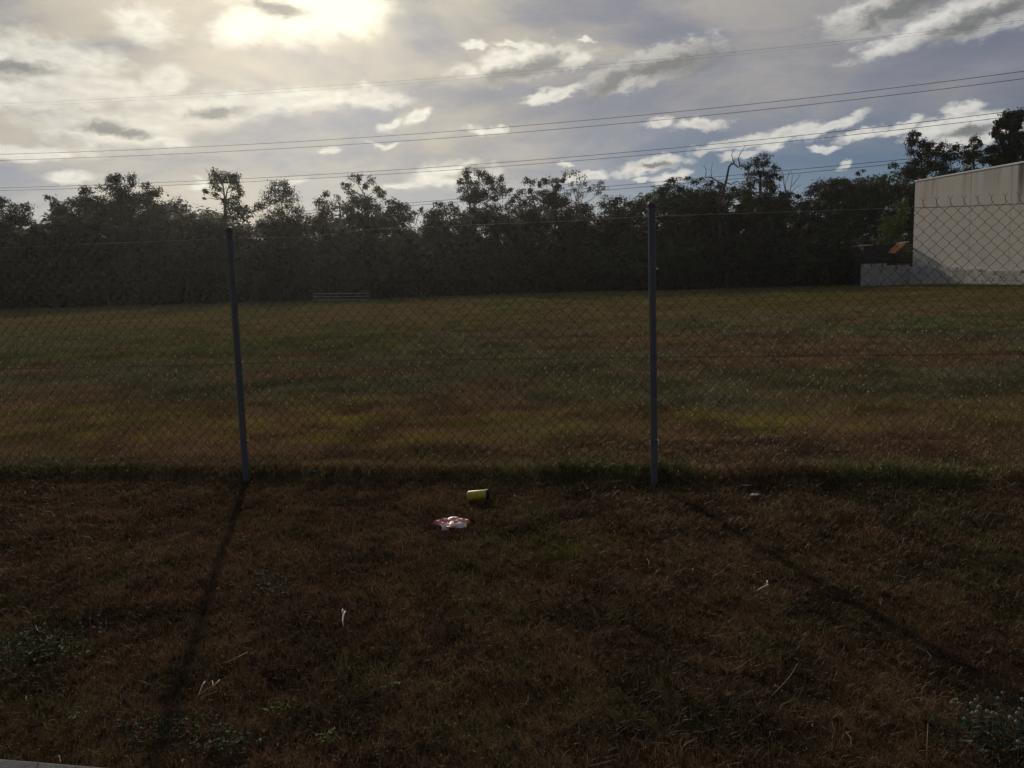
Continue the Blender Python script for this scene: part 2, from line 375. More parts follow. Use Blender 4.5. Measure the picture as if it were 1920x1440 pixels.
# ------------------------------------------------------------------ grass blades
def blades(n, d0, d1, pw, spread, hfun, wfun, name, seed, tri=3, xoff=0.0, colmul=1.0):
    r = np.random.default_rng(seed)
    # distance density ~ d^(1-pw)
    e = 2 - pw; u = r.random(n); d = (d0 ** e + u * (d1 ** e - d0 ** e)) ** (1 / e)
    x = (r.random(n) * 2 - 1) * (spread * (d + 0.6) + (1.3 if d0 < 5 else 1.8)); y = d
    # gather some in tufts
    tuft = r.random(n) < 0.35
    x[tuft] += 0; k = np.round(x / 0.09), np.round(y / 0.09)
    jx = (hash2(k[0], k[1], 5) - 0.5) * 0.09; jy = (hash2(k[0], k[1], 6) - 0.5) * 0.09
    x = np.where(tuft, k[0] * 0.09 + jx + r.normal(0, 0.012, n), x); y = np.where(tuft, k[1] * 0.09 + jy + r.normal(0, 0.012, n), y)
    f = y - fence_y(x)
    h = hfun(f, d, r, n, x, y); w = wfun(d, r, n)
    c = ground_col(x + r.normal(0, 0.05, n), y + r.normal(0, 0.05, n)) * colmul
    c = c * (0.6 + 0.8 * r.random(n))[:, None]
    st_ = r.random(n) < 0.05; c[st_] = PAL['straw'] * (0.6 + 0.6 * r.random(st_.sum()))[:, None]
    z = ground_z(x, y) - 0.004
    th = r.random(n) * 2 * math.pi; fa = r.random(n) * 2 * math.pi
    lean = h * (0.25 + 0.9 * r.random(n))
    lx, ly = np.cos(th) * lean, np.sin(th) * lean
    wx, wy = np.cos(fa) * w / 2, np.sin(fa) * w / 2
    if tri == 3:
        P = np.zeros((n, 5, 3))
        P[:, 0] = np.stack([x - wx, y - wy, z], 1); P[:, 1] = np.stack([x + wx, y + wy, z], 1)
        mx, my, mz = x + lx * 0.35, y + ly * 0.35, z + h * 0.62
        P[:, 2] = np.stack([mx - wx * .8, my - wy * .8, mz], 1); P[:, 3] = np.stack([mx + wx * .8, my + wy * .8, mz], 1)
        P[:, 4] = np.stack([x + lx, y + ly, z + h * (0.75 + 0.25 * r.random(n))], 1)
        base = np.arange(n)[:, None] * 5
        T = np.concatenate([base + np.array([[0, 1, 2]]), base + np.array([[1, 3, 2]]), base + np.array([[2, 3, 4]])])
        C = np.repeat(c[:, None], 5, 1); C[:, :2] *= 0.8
    else:
        P = np.zeros((n, 3, 3))
        P[:, 0] = np.stack([x - wx, y - wy, z], 1); P[:, 1] = np.stack([x + wx, y + wy, z], 1)
        P[:, 2] = np.stack([x + lx, y + ly, z + h], 1)
        T = (np.arange(n)[:, None] * 3 + np.array([[0, 1, 2]])); C = np.repeat(c[:, None], 3, 1)
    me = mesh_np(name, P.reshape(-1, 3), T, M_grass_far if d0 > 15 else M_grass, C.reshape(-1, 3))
    return link(name, me)
def h_near(f, d, r, n, x, y):
    h = 0.016 + 0.030 * r.random(n) ** 1.5 + 0.03 * sstep(0.5, 0.75, fbm(x * 1.8, y * 1.8, 31)) + 0.022 * sstep(0.45, 0.7, fbm(x * 7, y * 7, 211, 3)) * r.random(n)
    h = h + np.where(r.random(n) < 0.03, 0.05 * r.random(n), 0)
    edge = np.exp(-((f - 0.20) / 0.12) ** 2) * sstep(0.18, 0.55, fbm(x * 2.2, y * 1.2, 19)) * 1.25
    return h + 0.075 * edge * r.random(n) + 0.02 * sstep(0.0, 0.5, f)
def w_near(d, r, n): return (0.0016 + 0.0022 * r.random(n)) * (0.6 + d / 5)
o = blades(430000, 1.6, 7.6, 1.2, 0.74, h_near, w_near, 'dry_grass', 11)
tag(o, 'short dry brown grass on the near side of the fence', 'grass', kind='stuff')
def h_mid(f, d, r, n, x, y):
    h = 0.025 + 0.05 * r.random(n) ** 1.6 + 0.08 * sstep(0.52, 0.72, fbm(x * 0.5, y * 0.9, 41, 4)) * r.random(n) + 0.12 * sstep(0.60, 0.74, fbm(x * 1.3, y * 1.3, 55, 3)) * r.random(n) + 0.035 * sstep(0.45, 0.64, fbm(x * 1.9, y * 1.9, 301, 4)) * r.random(n)
    return h + 0.05 * np.exp(-((f - 0.20) / 0.15) ** 2) * r.random(n)
def w_mid(d, r, n): return (0.004 + 0.005 * r.random(n)) * (d / 9)
o = blades(400000, 7.2, 36, 1.3, 0.74, h_mid, w_mid, 'field_grass', 12, tri=1)
tag(o, 'patchy green and brown grass of the field behind the fence', 'grass', kind='stuff')
def h_far(f, d, r, n, x, y): return 0.035 + 0.06 * r.random(n) ** 2 + 0.07 * sstep(0.55, 0.7, fbm(x * 0.16, y * 0.42, 61, 4)) * r.random(n)
def w_far(d, r, n): return (0.012 + 0.02 * r.random(n)) * (d / 40)
o = blades(300000, 17, 100, 1.0, 0.80, h_far, w_far, 'far_field_grass', 13, tri=1)
tag(o, 'ochre grass of the far field running up to the tree line', 'grass', kind='stuff')

# pale seed heads and bits of straw that catch the light
def specks(n, name, label, seed):
    r = np.random.default_rng(seed)
    d = (2.2 ** -0.2 + r.random(n) * (30 ** -0.2 - 2.2 ** -0.2)) ** (1 / -0.2)
    x = (r.random(n) * 2 - 1) * 0.72 * d; y = d
    f = y - fence_y(x)
    keep = r.random(n) < np.where(f < 0, 0.12, 0.12 + 0.75 * np.exp(-((x + 2.0) / 4.5) ** 2 - ((y - 12) / 5.0) ** 2) + 0.25 * sstep(0.48, 0.66, fbm(x * 0.5, y * 0.9, 41, 4)))
    x, y, d, f = x[keep], y[keep], d[keep], f[keep]; n = len(x)
    z = ground_z(x, y) + np.where(f < -0.1, 0.02 + 0.03 * r.random(n), 0.05 + 0.08 * r.random(n))
    s = (0.0022 + 0.003 * r.random(n)) * np.clip(d / 5, 0.7, 3.5) * np.where(f < 0, 0.7, 1.15)
    c = np.array([0.46, 0.41, 0.32]) * (0.5 + r.random(n))[:, None]
    g_ = r.random(n) < 0.25; c[g_] = np.array([0.55, 0.55, 0.5])
    P = np.stack([x, y, z], 1)[:, None, :] + np.array([[1, 0, 0], [-.5, .87, 0], [-.5, -.87, 0], [0, 0, 1.6], [0, 0, -1.6]])[None] * s[:, None, None]
    T = np.arange(n)[:, None, None] * 5 + np.array([[0, 1, 3], [1, 2, 3], [2, 0, 3], [1, 0, 4], [2, 1, 4], [0, 2, 4]])[None]
    me = mesh_np(name, P.reshape(-1, 3), T.reshape(-1, 3), M_seed, np.repeat(c, 5, 0))
    tag(link(name, me), label, 'seed heads', kind='stuff')
specks(17000, 'seed_heads', 'tiny pale seed heads scattered through the grass', 21)
def straws(n, seed):
    r = np.random.default_rng(seed)
    d = np.sqrt(2.2 ** 2 + r.random(n) * (8.5 ** 2 - 2.2 ** 2)); x = (r.random(n) * 2 - 1) * 0.7 * d; y = d
    L = 0.02 + 0.07 * r.random(n) ** 2; th = r.random(n) * 2 * math.pi; w = 0.0008 + 0.0009 * r.random(n)
    z = ground_z(x, y) + 0.022 + 0.018 * r.random(n); dz = (r.random(n) - 0.4) * 0.5 * L
    ax, ay = np.cos(th), np.sin(th); bow = (r.random(n) - 0.5) * 0.4 * L
    P = np.zeros((n, 6, 3))
    for k, t_ in enumerate((-0.5, 0.0, 0.5)):
        cx = x + ax * L * t_ - ay * (bow if k == 1 else 0); cy = y + ay * L * t_ + ax * (bow if k == 1 else 0); cz = z + dz * (t_ + 0.5)
        P[:, 2 * k] = np.stack([cx - ay * w, cy + ax * w, cz], 1); P[:, 2 * k + 1] = np.stack([cx + ay * w, cy - ax * w, cz + w], 1)
    Q = np.arange(n)[:, None, None] * 6 + np.array([[0, 1, 3, 2], [2, 3, 5, 4]])[None]
    c = np.array([0.27, 0.21, 0.14]) * (0.4 + 0.9 * r.random(n))[:, None]
    me = mesh_np('loose_straw', P.reshape(-1, 3), Q.reshape(-1, 4), M_seed, np.repeat(c, 6, 0))
    tag(link('loose_straw', me), 'loose pale straw stalks lying on the dry grass', 'straw', kind='stuff')
straws(1800, 22)

# ------------------------------------------------------------------ trees
LEAF = [np.array(c) for c in ((0.030, 0.046, 0.020), (0.019, 0.032, 0.015), (0.044, 0.062, 0.024), (0.046, 0.042, 0.024))]
LEAFS = [LEAF, [LEAF[1], LEAF[0] * 0.8], [LEAF[2], LEAF[2] * 1.25, LEAF[0]], [LEAF[3], LEAF[0], LEAF[3] * 1.15]]
def leaf_arrays(centres, size, tint, r, hang=0.35, out=None):
    n = len(centres)
    d = r.normal(0, 1, (n, 3)); d[:, 2] -= hang * 2
    if out is None:
        e = np.cross(d, r.normal(0, 1, (n, 3)))
    else:
        nn = out * 1.3 + r.normal(0, 0.55, (n, 3)); nn /= np.linalg.norm(nn, axis=1)[:, None] + 1e-9
        d = d - nn * (d * nn).sum(1)[:, None]; e = np.cross(d, nn)
    d /= np.linalg.norm(d, axis=1)[:, None] + 1e-9
    e /= np.linalg.norm(e, axis=1)[:, None] + 1e-9
    L = size * (0.6 + 0.8 * r.random(n)); Wd = L * (0.32 + 0.2 * r.random(n))
    P = np.stack([centres - d * L[:, None] / 2, centres + e * Wd[:, None] / 2, centres + d * L[:, None] / 2, centres - e * Wd[:, None] / 2], 1)
    c = tint * (0.75 + 0.5 * r.random(n))[:, None]
    return P.reshape(-1, 3), np.repeat(c, 4, 0)
def crown_mesh(clumps, r, dens, size, tints, hang=0.35, sub=7, ctr=None):
    """clumps: rows (x,y,z,rx,ry,rz). Each clump is a handful of tufts on its shell, each tuft a spray of leaves."""
    Ps, Cs = [], []
    for (x, y, z, rx, ry, rz) in clumps:
        vol = (rx * ry + rx * rz + ry * rz) / 3
        nl = max(40, int(dens * vol * 6.5)); ns = max(3, int(sub * (0.6 + 0.8 * r.random())))
        s = r.normal(0, 1, (ns, 3)); s /= np.linalg.norm(s, axis=1)[:, None]; s *= (0.35 + 0.6 * r.random(ns))[:, None]
        s[:, 2] = s[:, 2] * 0.85 + 0.1
        k = r.integers(0, ns, nl)
        c = s[k] + r.normal(0, 0.30, (nl, 3)); o_ = c + np.array([0, 0, 0.25]); o_ = o_ / (np.linalg.norm(o_, axis=1)[:, None] + 1e-9)
        if ctr is not None:
            q_ = (np.array([x, y, z]) - ctr); o_ = o_ * 0.6 + q_ / (np.linalg.norm(q_) + 1e-9)
        c = np.array([x, y, z]) + c * np.array([rx, ry, rz])
        ti = tints[r.integers(0, len(tints))]
        P, C_ = leaf_arrays(c, size, ti, r, hang, o_); Ps.append(P); Cs.append(C_)
    P = np.concatenate(Ps); n = len(P) // 4
    return mesh_np('crown', P, np.arange(n * 4).reshape(n, 4), M_leaf, np.concatenate(Cs))
def limb_mesh(base, fork, clumps, r0, r, mat, stems=1, k=5):
    """trunk, one or more leaders rising into the crown, and bowed limbs leaving the leaders on the way up"""
    mb = MB(); base = np.array(base, float); fork = np.array(fork, float)
    C_ = np.array([c[:3] for c in clumps]); top = C_[C_[:, 2] >= np.quantile(C_[:, 2], 0.7)]
    leaders = []
    for s_ in range(stems):
        tgt = top[int(r.integers(0, len(top)))] if stems > 1 else top.mean(0)
        fk = fork + (r.normal(0, 1, 3) * np.array([0.3, 0.3, 0.2]) if s_ else 0)
        mid = (base + fk) / 2 + r.normal(0, 0.12, 3)
        end = fk + (tgt - fk) * 0.9
        m1 = fk + (end - fk) * 0.5 + r.normal(0, 0.1, 3) + (np.array([0.25 * (fk[0] - end[0]), 0, 0]) if stems > 1 else 0)
        mb.tube([base + np.array([0.25 * s_, 0, -0.1]), mid, fk, m1, end], [r0 * 1.25, r0 * 0.9, r0 * 0.68, r0 * 0.45, r0 * 0.15], k)
        leaders.append((fk, m1, end))
    for e in C_:
        fk, m1, end = leaders[int(r.integers(0, len(leaders)))]
        best = None
        for t_ in np.linspace(0, 1, 9):
            p = fk + (m1 - fk) * t_ * 2 if t_ < 0.5 else m1 + (end - m1) * (t_ * 2 - 1)
            hd = np.hypot(*(e - p)[:2])
            if best is None or p[2] <= e[2] - 0.55 * hd: best = (p, t_)
        p, t_ = best; v = e - p; L = np.linalg.norm(v); ra = r0 * (0.42 - 0.24 * t_)
        m_a = p + v * 0.35 + np.array([0, 0, -0.05 * L]) + r.normal(0, 0.05 * L, 3); m_b = p + v * 0.7 + r.normal(0, 0.05 * L, 3)
        mb.tube([p, m_a, m_b, e], [ra, ra * 0.75, ra * 0.5, ra * 0.2], 4, False)
    return mb.mesh('trunk', mat, True)
def shaped_tree(label, cl, tx, Y, bottom=None, size=0.27, dens=62, r0=0.16, tints=LEAF, stems=1, fork_y=None, name='gum_tree', cat='tree', group=None, bark=None, hang=0.35, thick=1.0, sub=7, skirt=1.0):
    """a tree whose clumps are given where they are seen, as (px, py, rx, ry) at distance Y"""
    r = np.random.default_rng(int(tx * 7 + Y) % 100000); s = Y / F
    b0 = gr(tx, 560); base = np.array([at(tx, 560, Y)[0], Y, 0.0])
    fy = fork_y if fork_y else max(c[1] for c in cl)
    fork = at(tx, fy, Y) - base; n_main = len(cl)
    clumps = []
    span = (max(c[0] for c in cl) - min(c[0] for c in cl)) * s
    lo = np.quantile([c[1] for c in cl], 0.75); xa, xb = min(c[0] - c[2] for c in cl), max(c[0] + c[2] for c in cl)
    mx = (xa + xb) / 2; hw = (xb - xa) / 2
    cl = list(cl)
    for k_ in range(int(skirt * hw / 5)):
        v_ = r.random(); cl.append((mx + (r.random() * 2 - 1) * hw * (0.55 + 0.4 * v_), lo + 8 + 46 * v_, 11 + 4 * r.random(), 8 + 3 * r.random()))
    for (px, py, rx, ry) in cl:
        rx *= 1.30; ry *= 1.30
        p = at(px, py, Y) - base
        p[1] += r.normal(0, 0.16 * span) * thick
        clumps.append((p[0], p[1], p[2], rx * s, (rx + ry) / 2 * s * 1.1, ry * s))
    root = empty(name, base)
    link('trunk', limb_mesh((0, 0, 0), fork, clumps[:n_main], r0, r, bark or M_bark, stems), root)
    link('crown', crown_mesh(clumps, r, dens, size, tints, hang, sub), root)
    tag(root, label, cat, group)
    return root
RED = [np.array((0.075, 0.052, 0.036)), LEAF[0], LEAF[2]]
TG = 'trees standing above the tree line'
shaped_tree('tall open gum with rounded dome at the left, above the tree line',
 [(218, 333, 10, 8), (232, 343, 12, 11), (246, 336, 10, 9), (203, 350, 10, 9), (222, 358, 14, 11), (242, 360, 14, 10), (188, 353, 6, 5), (210, 338, 6, 6), (253, 348, 6, 6), (228, 372, 16, 10), (250, 370, 10, 8)], 235, 95, fork_y=378)
shaped_tree('reddish low spreading gum right of the tall dome at the left',
 [(268, 348, 9, 7), (276, 360, 14, 10), (291, 364, 12, 8), (306, 357, 4, 4), (262, 370, 10, 7), (284, 372, 12, 7)], 275, 96, tints=RED, fork_y=380)
shaped_tree('small ragged gum with knobbly top left of the tall dome',
 [(152, 362, 7, 7), (165, 359, 9, 7), (178, 363, 8, 6), (150, 376, 10, 8), (168, 374, 12, 8), (182, 376, 10, 8), (137, 384, 7, 6), (160, 388, 16, 9)], 162, 94, fork_y=392)
shaped_tree('thin wispy sapling poking up near the left edge of the tree line',
 [(86, 370, 6, 6), (100, 378, 8, 6), (112, 384, 8, 6), (92, 384, 5, 5), (106, 392, 10, 7), (120, 396, 8, 6)], 99, 94, fork_y=402, dens=48)
shaped_tree('flat topped dark gum at the far left edge of the tree line',
 [(5, 378, 14, 7), (33, 390, 16, 7), (60, 394, 8, 5), (14, 392, 14, 8), (45, 402, 14, 7), (-18, 382, 14, 9)], 20, 93, fork_y=410)
shaped_tree('lollipop shaped tall gum with bare forked trunk behind the left fence post',
 [(408, 327, 12, 8), (424, 330, 9, 7), (438, 330, 10, 7), (402, 342, 10, 8), (422, 338, 12, 8), (445, 339, 10, 8), (452, 348, 6, 6), (395, 350, 6, 5), (412, 351, 9, 6), (437, 351, 10, 6), (386, 358, 3, 3), (394, 364, 6, 5), (408, 364, 6, 6), (448, 360, 8, 7), (383, 372, 3, 2), (437, 370, 8, 6), (415, 376, 7, 4), (450, 372, 6, 5), (432, 382, 9, 6)], 421, 97, skirt=0.35, fork_y=372, tints=RED, r0=0.17, stems=2)
shaped_tree('dense egg shaped tree standing alone against the pale sky',
 [(520, 341, 9, 6), (532, 342, 8, 6), (511, 354, 12, 9), (530, 355, 14, 10), (543, 360, 9, 9), (502, 370, 12, 9), (522, 373, 14, 10), (546, 376, 12, 10), (498, 388, 12, 9), (520, 391, 15, 10), (549, 392, 14, 10), (560, 404, 12, 9), (505, 406, 14, 9), (530, 409, 16, 9), (495, 420, 14, 9), (550, 420, 16, 9)], 528, 93, fork_y=425, dens=66, hang=0.8, sub=11, size=0.24)
shaped_tree('small upright gum right of the egg shaped tree', [(606, 367, 9, 7), (598, 380, 9, 7), (615, 384, 11, 8), (606, 396, 14, 8)], 606, 96, fork_y=404)
shaped_tree('straggly thin gum left of the umbrella crowned gum', [(632, 371, 6, 5), (641, 384, 9, 7), (628, 390, 8, 6), (650, 392, 9, 7)], 638, 97, dens=46, fork_y=400)
shaped_tree('umbrella crowned open gum with splayed limbs and leaf tufts',
 [(665, 335, 8, 6), (678, 336, 6, 8), (697, 341, 7, 7), (650, 351, 8, 7), (644, 345, 3, 3), (657, 361, 8, 5), (683, 350, 6, 7), (704, 351, 8, 7), (709, 364, 9, 6), (720, 361, 4, 3), (718, 371, 5, 4), (660, 372, 8, 5)], 684, 98, skirt=0.35, fork_y=384, dens=66, stems=2, r0=0.15)
shaped_tree('dark bushy gum below the umbrella crowned gum', [(665, 380, 13, 8), (690, 380, 13, 8), (678, 390, 16, 9), (705, 392, 10, 9), (655, 394, 12, 8)], 680, 94, fork_y=404)
shaped_tree('feathery gum right of the umbrella crowned gum', [(727, 380, 8, 6), (736, 376, 6, 5), (745, 389, 10, 7), (758, 387, 9, 7), (768, 396, 9, 7), (738, 398, 12, 8), (775, 404, 9, 6)], 747, 95, fork_y=408, dens=50)
shaped_tree('low double headed gum left of the tall broad gum', [(790, 393, 6, 4), (823, 384, 9, 6), (843, 386, 8, 7), (812, 396, 12, 6), (835, 400, 14, 8), (853, 398, 10, 7), (800, 404, 10, 6)], 828, 95, fork_y=408)
shaped_tree('tall broad gum with several leafy heads in the middle of the tree line',
 [(873, 328, 11, 8), (902, 327, 11, 8), (863, 341, 7, 6), (885, 340, 12, 8), (914, 335, 10, 8), (922, 344, 9, 8), (869, 355, 9, 7), (888, 357, 13, 9), (906, 366, 11, 8), (868, 369, 8, 6), (925, 356, 8, 7), (935, 350, 8, 9), (940, 338, 6, 6), (945, 362, 7, 8), (955, 358, 6, 5), (930, 370, 10, 8), (885, 376, 10, 7)], 890, 96, fork_y=380, dens=74, stems=2, r0=0.18)
shaped_tree('narrow gum with round head right of the tall broad gum', [(988, 341, 8, 6), (999, 342, 7, 6), (980, 362, 8, 6), (994, 360, 9, 5), (970, 371, 9, 7), (1000, 372, 10, 7), (985, 380, 12, 7), (963, 378, 7, 6)], 1004, 95, fork_y=388, dens=60)
shaped_tree('dense gum with flat top left of the sparse spindly gum', [(1010, 347, 5, 6), (1022, 342, 8, 6), (1036, 340, 10, 6), (1047, 350, 9, 7), (1015, 363, 12, 7), (1036, 362, 10, 7), (1026, 375, 14, 8), (1048, 372, 12, 8), (1052, 338, 6, 6)], 1040, 96, fork_y=388, dens=76)
shaped_tree('sparse spindly gum with light showing through its many thin limbs',
 [(1060, 324, 6, 5), (1068, 332, 7, 6), (1078, 328, 7, 5), (1092, 332, 8, 6), (1070, 345, 7, 5), (1100, 343, 7, 6), (1080, 357, 8, 5), (1108, 354, 7, 6), (1120, 347, 6, 5), (1126, 345, 6, 6), (1120, 362, 8, 6), (1134, 371, 8, 5), (1092, 366, 7, 5), (1062, 366, 9, 6), (1085, 343, 5, 5), (1128, 356, 6, 5)], 1087, 97, skirt=0.35, fork_y=398, dens=36, stems=3, r0=0.11, sub=9, size=0.24)
shaped_tree('low round bush top left of the right fence post', [(1150, 378, 14, 7), (1172, 384, 12, 6), (1135, 388, 14, 8), (1195, 388, 12, 6), (1160, 395, 20, 8)], 1162, 93, fork_y=402)
shaped_tree('tiny wispy sprig of gum just above the right fence post', [(1214, 370, 4, 4), (1222, 377, 5, 4), (1218, 386, 6, 4), (1226, 390, 7, 5)], 1222, 92, fork_y=400, dens=44, r0=0.06)
shaped_tree('broad dark gum right of the right fence post, left of the dead tree',
 [(1240, 353, 8, 6), (1236, 366, 7, 6), (1264, 337, 9, 6), (1288, 337, 6, 4), (1258, 350, 12, 8), (1280, 352, 12, 8), (1300, 345, 9, 5), (1315, 338, 5, 3), (1242, 372, 10, 7), (1265, 368, 16, 9), (1292, 365, 14, 9), (1250, 385, 16, 9)], 1268, 92, fork_y=392, dens=76)
shaped_tree('dark leafy gum wrapped round the foot of the dead tree', [(1330, 345, 8, 6), (1345, 350, 9, 6), (1318, 358, 12, 8), (1358, 358, 10, 7), (1340, 366, 16, 9), (1376, 356, 9, 6), (1366, 370, 12, 8)], 1338, 93, fork_y=384, dens=76)
shaped_tree('rounded gum on two pale stems between dead tree and bare twigs',
 [(1416, 300, 8, 6), (1428, 297, 7, 6), (1404, 312, 8, 7), (1420, 312, 10, 7), (1438, 307, 9, 7), (1450, 318, 7, 7), (1408, 327, 9, 6), (1428, 326, 11, 7), (1445, 329, 9, 7), (1455, 334, 5, 6), (1402, 336, 6, 5), (1424, 338, 8, 5)], 1427, 95, fork_y=345, dens=70, stems=2, r0=0.16)
shaped_tree('short knobbly gum under the rounded gum with two stems', [(1457, 346, 7, 7), (1462, 355, 8, 7), (1446, 354, 8, 6), (1396, 350, 12, 7), (1410, 358, 10, 6), (1472, 362, 8, 6), (1440, 366, 12, 7), (1488, 362, 8, 5), (1503, 366, 9, 5)], 1448, 92, fork_y=374, dens=76)
shaped_tree('mound of dark gums stepping up to the right, left of the warehouse',
 [(1520, 356, 8, 6), (1540, 350, 11, 7), (1560, 346, 10, 7), (1577, 340, 11, 7), (1608, 328, 6, 5), (1596, 337, 12, 7), (1625, 337, 11, 6), (1645, 336, 7, 5), (1655, 345, 11, 6), (1532, 366, 16, 9), (1562, 362, 18, 10), (1592, 356, 18, 11), (1625, 354, 18, 10), (1655, 360, 16, 9)], 1590, 104, fork_y=375, dens=80)
shaped_tree('ragged dark tree with drooping left branches behind the warehouse roof',
 [(1708, 257, 8, 7), (1719, 254, 5, 5), (1700, 263, 5, 4), (1713, 270, 9, 8), (1705, 289, 7, 6), (1693, 306, 7, 5), (1686, 312, 4, 3), (1722, 274, 8, 7), (1735, 275, 9, 7), (1755, 271, 11, 7), (1776, 274, 9, 7), (1790, 279, 9, 7), (1728, 290, 14, 9), (1755, 291, 16, 10), (1781, 294, 16, 10), (1800, 298, 14, 9), (1716, 309, 10, 8), (1741, 309, 16, 9), (1770, 312, 16, 9), (1692, 326, 13, 5), (1712, 330, 12, 6)], 1730, 90, fork_y=325, dens=105, r0=0.2)
shaped_tree('small feathery tree between the two big trees behind the warehouse', [(1824, 264, 7, 6), (1832, 262, 5, 5), (1815, 274, 7, 6), (1830, 277, 8, 7), (1836, 290, 8, 7), (1818, 290, 10, 7), (1822, 302, 14, 8), (1842, 302, 10, 7)], 1826, 91, fork_y=312, dens=70)
shaped_tree('big leafed dark tree filling the right edge above the warehouse roof',
 [(1905, 214, 13, 7), (1893, 224, 9, 7), (1898, 236, 13, 9), (1876, 230, 7, 6), (1884, 244, 8, 6), (1870, 243, 7, 6), (1858, 255, 6, 5), (1853, 265, 4, 4), (1878, 260, 11, 8), (1904, 254, 14, 9), (1870, 277, 12, 9), (1895, 278, 16, 11), (1925, 228, 15, 12), (1945, 250, 18, 14), (1862, 295, 9, 7), (1885, 298, 15, 8), (1920, 285, 18, 12), (1940, 215, 14, 10), (1960, 280, 20, 14), (1848, 300, 7, 5)], 1908, 80, fork_y=300, dens=80, size=0.42, r0=0.24)
BRIGHT = [np.array((0.085, 0.135, 0.030)), np.array((0.065, 0.105, 0.026))]
shaped_tree('brighter green pointed tree close beside the warehouse wall',
 [(1692, 378, 8, 8), (1682, 395, 10, 10), (1672, 414, 12, 11), (1690, 415, 12, 12), (1660, 434, 12, 10), (1682, 438, 14, 12), (1652, 455, 12, 10), (1672, 460, 16, 12), (1645, 478, 12, 9), (1670, 485, 18, 12), (1698, 470, 12, 14)], 1688, 86, fork_y=500, tints=BRIGHT, dens=64)

# bare dead tree
def dead_tree(label, limbs, tx, Y, r0, name='dead_tree'):
    base = np.array([at(tx, 560, Y)[0], Y, 0.0]); root = empty(name, base); r = np.random.default_rng(int(tx))
    mb = MB(); tw = MB()
    for i, (pl, ra, rb) in enumerate(limbs):
        P = [at(px, py, Y + dy) - base for (px, py, dy) in pl]
        if i == 0: P = [np.array([0, 0, -0.1])] + P
        n = len(P); rr = list(np.linspace(ra, rb, n))
        (mb if i == 0 else tw).tube(P, rr, 6 if i == 0 else 5)
        if i:
            for _ in range(3):
                k = int(r.integers(0, n - 1)); p = P[k] + (P[k + 1] - P[k]) * r.random()
                v = r.normal(0, 1, 3); v[2] = abs(v[2]) + 0.5; v /= np.linalg.norm(v); L = 0.25 + 0.5 * r.random()
                tw.tube([p, p + v * L * 0.5 + r.normal(0, 0.04, 3), p + v * L], [rb * 0.7, rb * 0.5, rb * 0.3], 4, False)
    link('trunk', mb.mesh('trunk', M_dead, True), root); link('limbs', tw.mesh('limbs', M_dead, True), root)
    tag(root, label, 'dead tree'); return root
dead_tree('bare dead tree with crooked black limbs clawing into the sky', [
 ([(1350, 470, 0), (1349, 410, 0), (1350, 380, 0), (1356, 356, 0), (1362, 338, 0)], 0.22, 0.13),
 ([(1362, 338, 0), (1365, 322, -.2), (1367, 312, -.3), (1371, 308, -.3), (1376, 307, -.2)], 0.12, 0.085),
 ([(1376, 307, -.2), (1374, 298, .2), (1372, 290, .3), (1373, 286, .3), (1375, 283, .4)], 0.06, 0.025),
 ([(1376, 307, -.2), (1381, 311, -.4), (1384, 314, -.5), (1387, 313, -.6), (1386, 304, -.7), (1384, 298, -.7)], 0.08, 0.06),
 ([(1384, 298, -.7), (1387, 290, -.8), (1391, 284, -.8), (1397, 274, -.9)], 0.05, 0.02),
 ([(1358, 346, 0), (1347, 341, .4), (1338, 335, .7), (1330, 332, .8), (1322, 333, 1)], 0.085, 0.05),
 ([(1322, 333, 1), (1324, 326, 1), (1324, 318, 1), (1320, 312, 1)], 0.045, 0.02),
 ([(1335, 333, .7), (1333, 322, .6), (1335, 312, .6), (1336, 304, .5)], 0.04, 0.018),
 ([(1360, 342, 0), (1371, 346, -.5), (1379, 341, -.8), (1385, 341, -1), (1388, 347, -1.1)], 0.07, 0.035)], 1349, 89, 0.2)
dead_tree('thin bare tree of fine pale twigs right of the rounded gum', [
 ([(1474, 400, 0), (1474, 365, 0), (1470, 345, 0)], 0.09, 0.05),
 ([(1470, 345, 0), (1469, 330, .2), (1464, 316, .3), (1462, 308, .3)], 0.045, 0.014),
 ([(1474, 360, 0), (1472, 345, .2), (1478, 330, .2), (1481, 318, .3)], 0.045, 0.014),
 ([(1480, 365, 0), (1484, 345, .2), (1486, 330, .2), (1482, 318, .3)], 0.045, 0.012),
 ([(1484, 350, 0), (1492, 340, .2), (1499, 330, .2), (1502, 326, .3)], 0.035, 0.012),
 ([(1482, 362, 0), (1494, 350, .2), (1505, 346, .2)], 0.03, 0.012)], 1475, 96, 0.1, name='bare_tree')

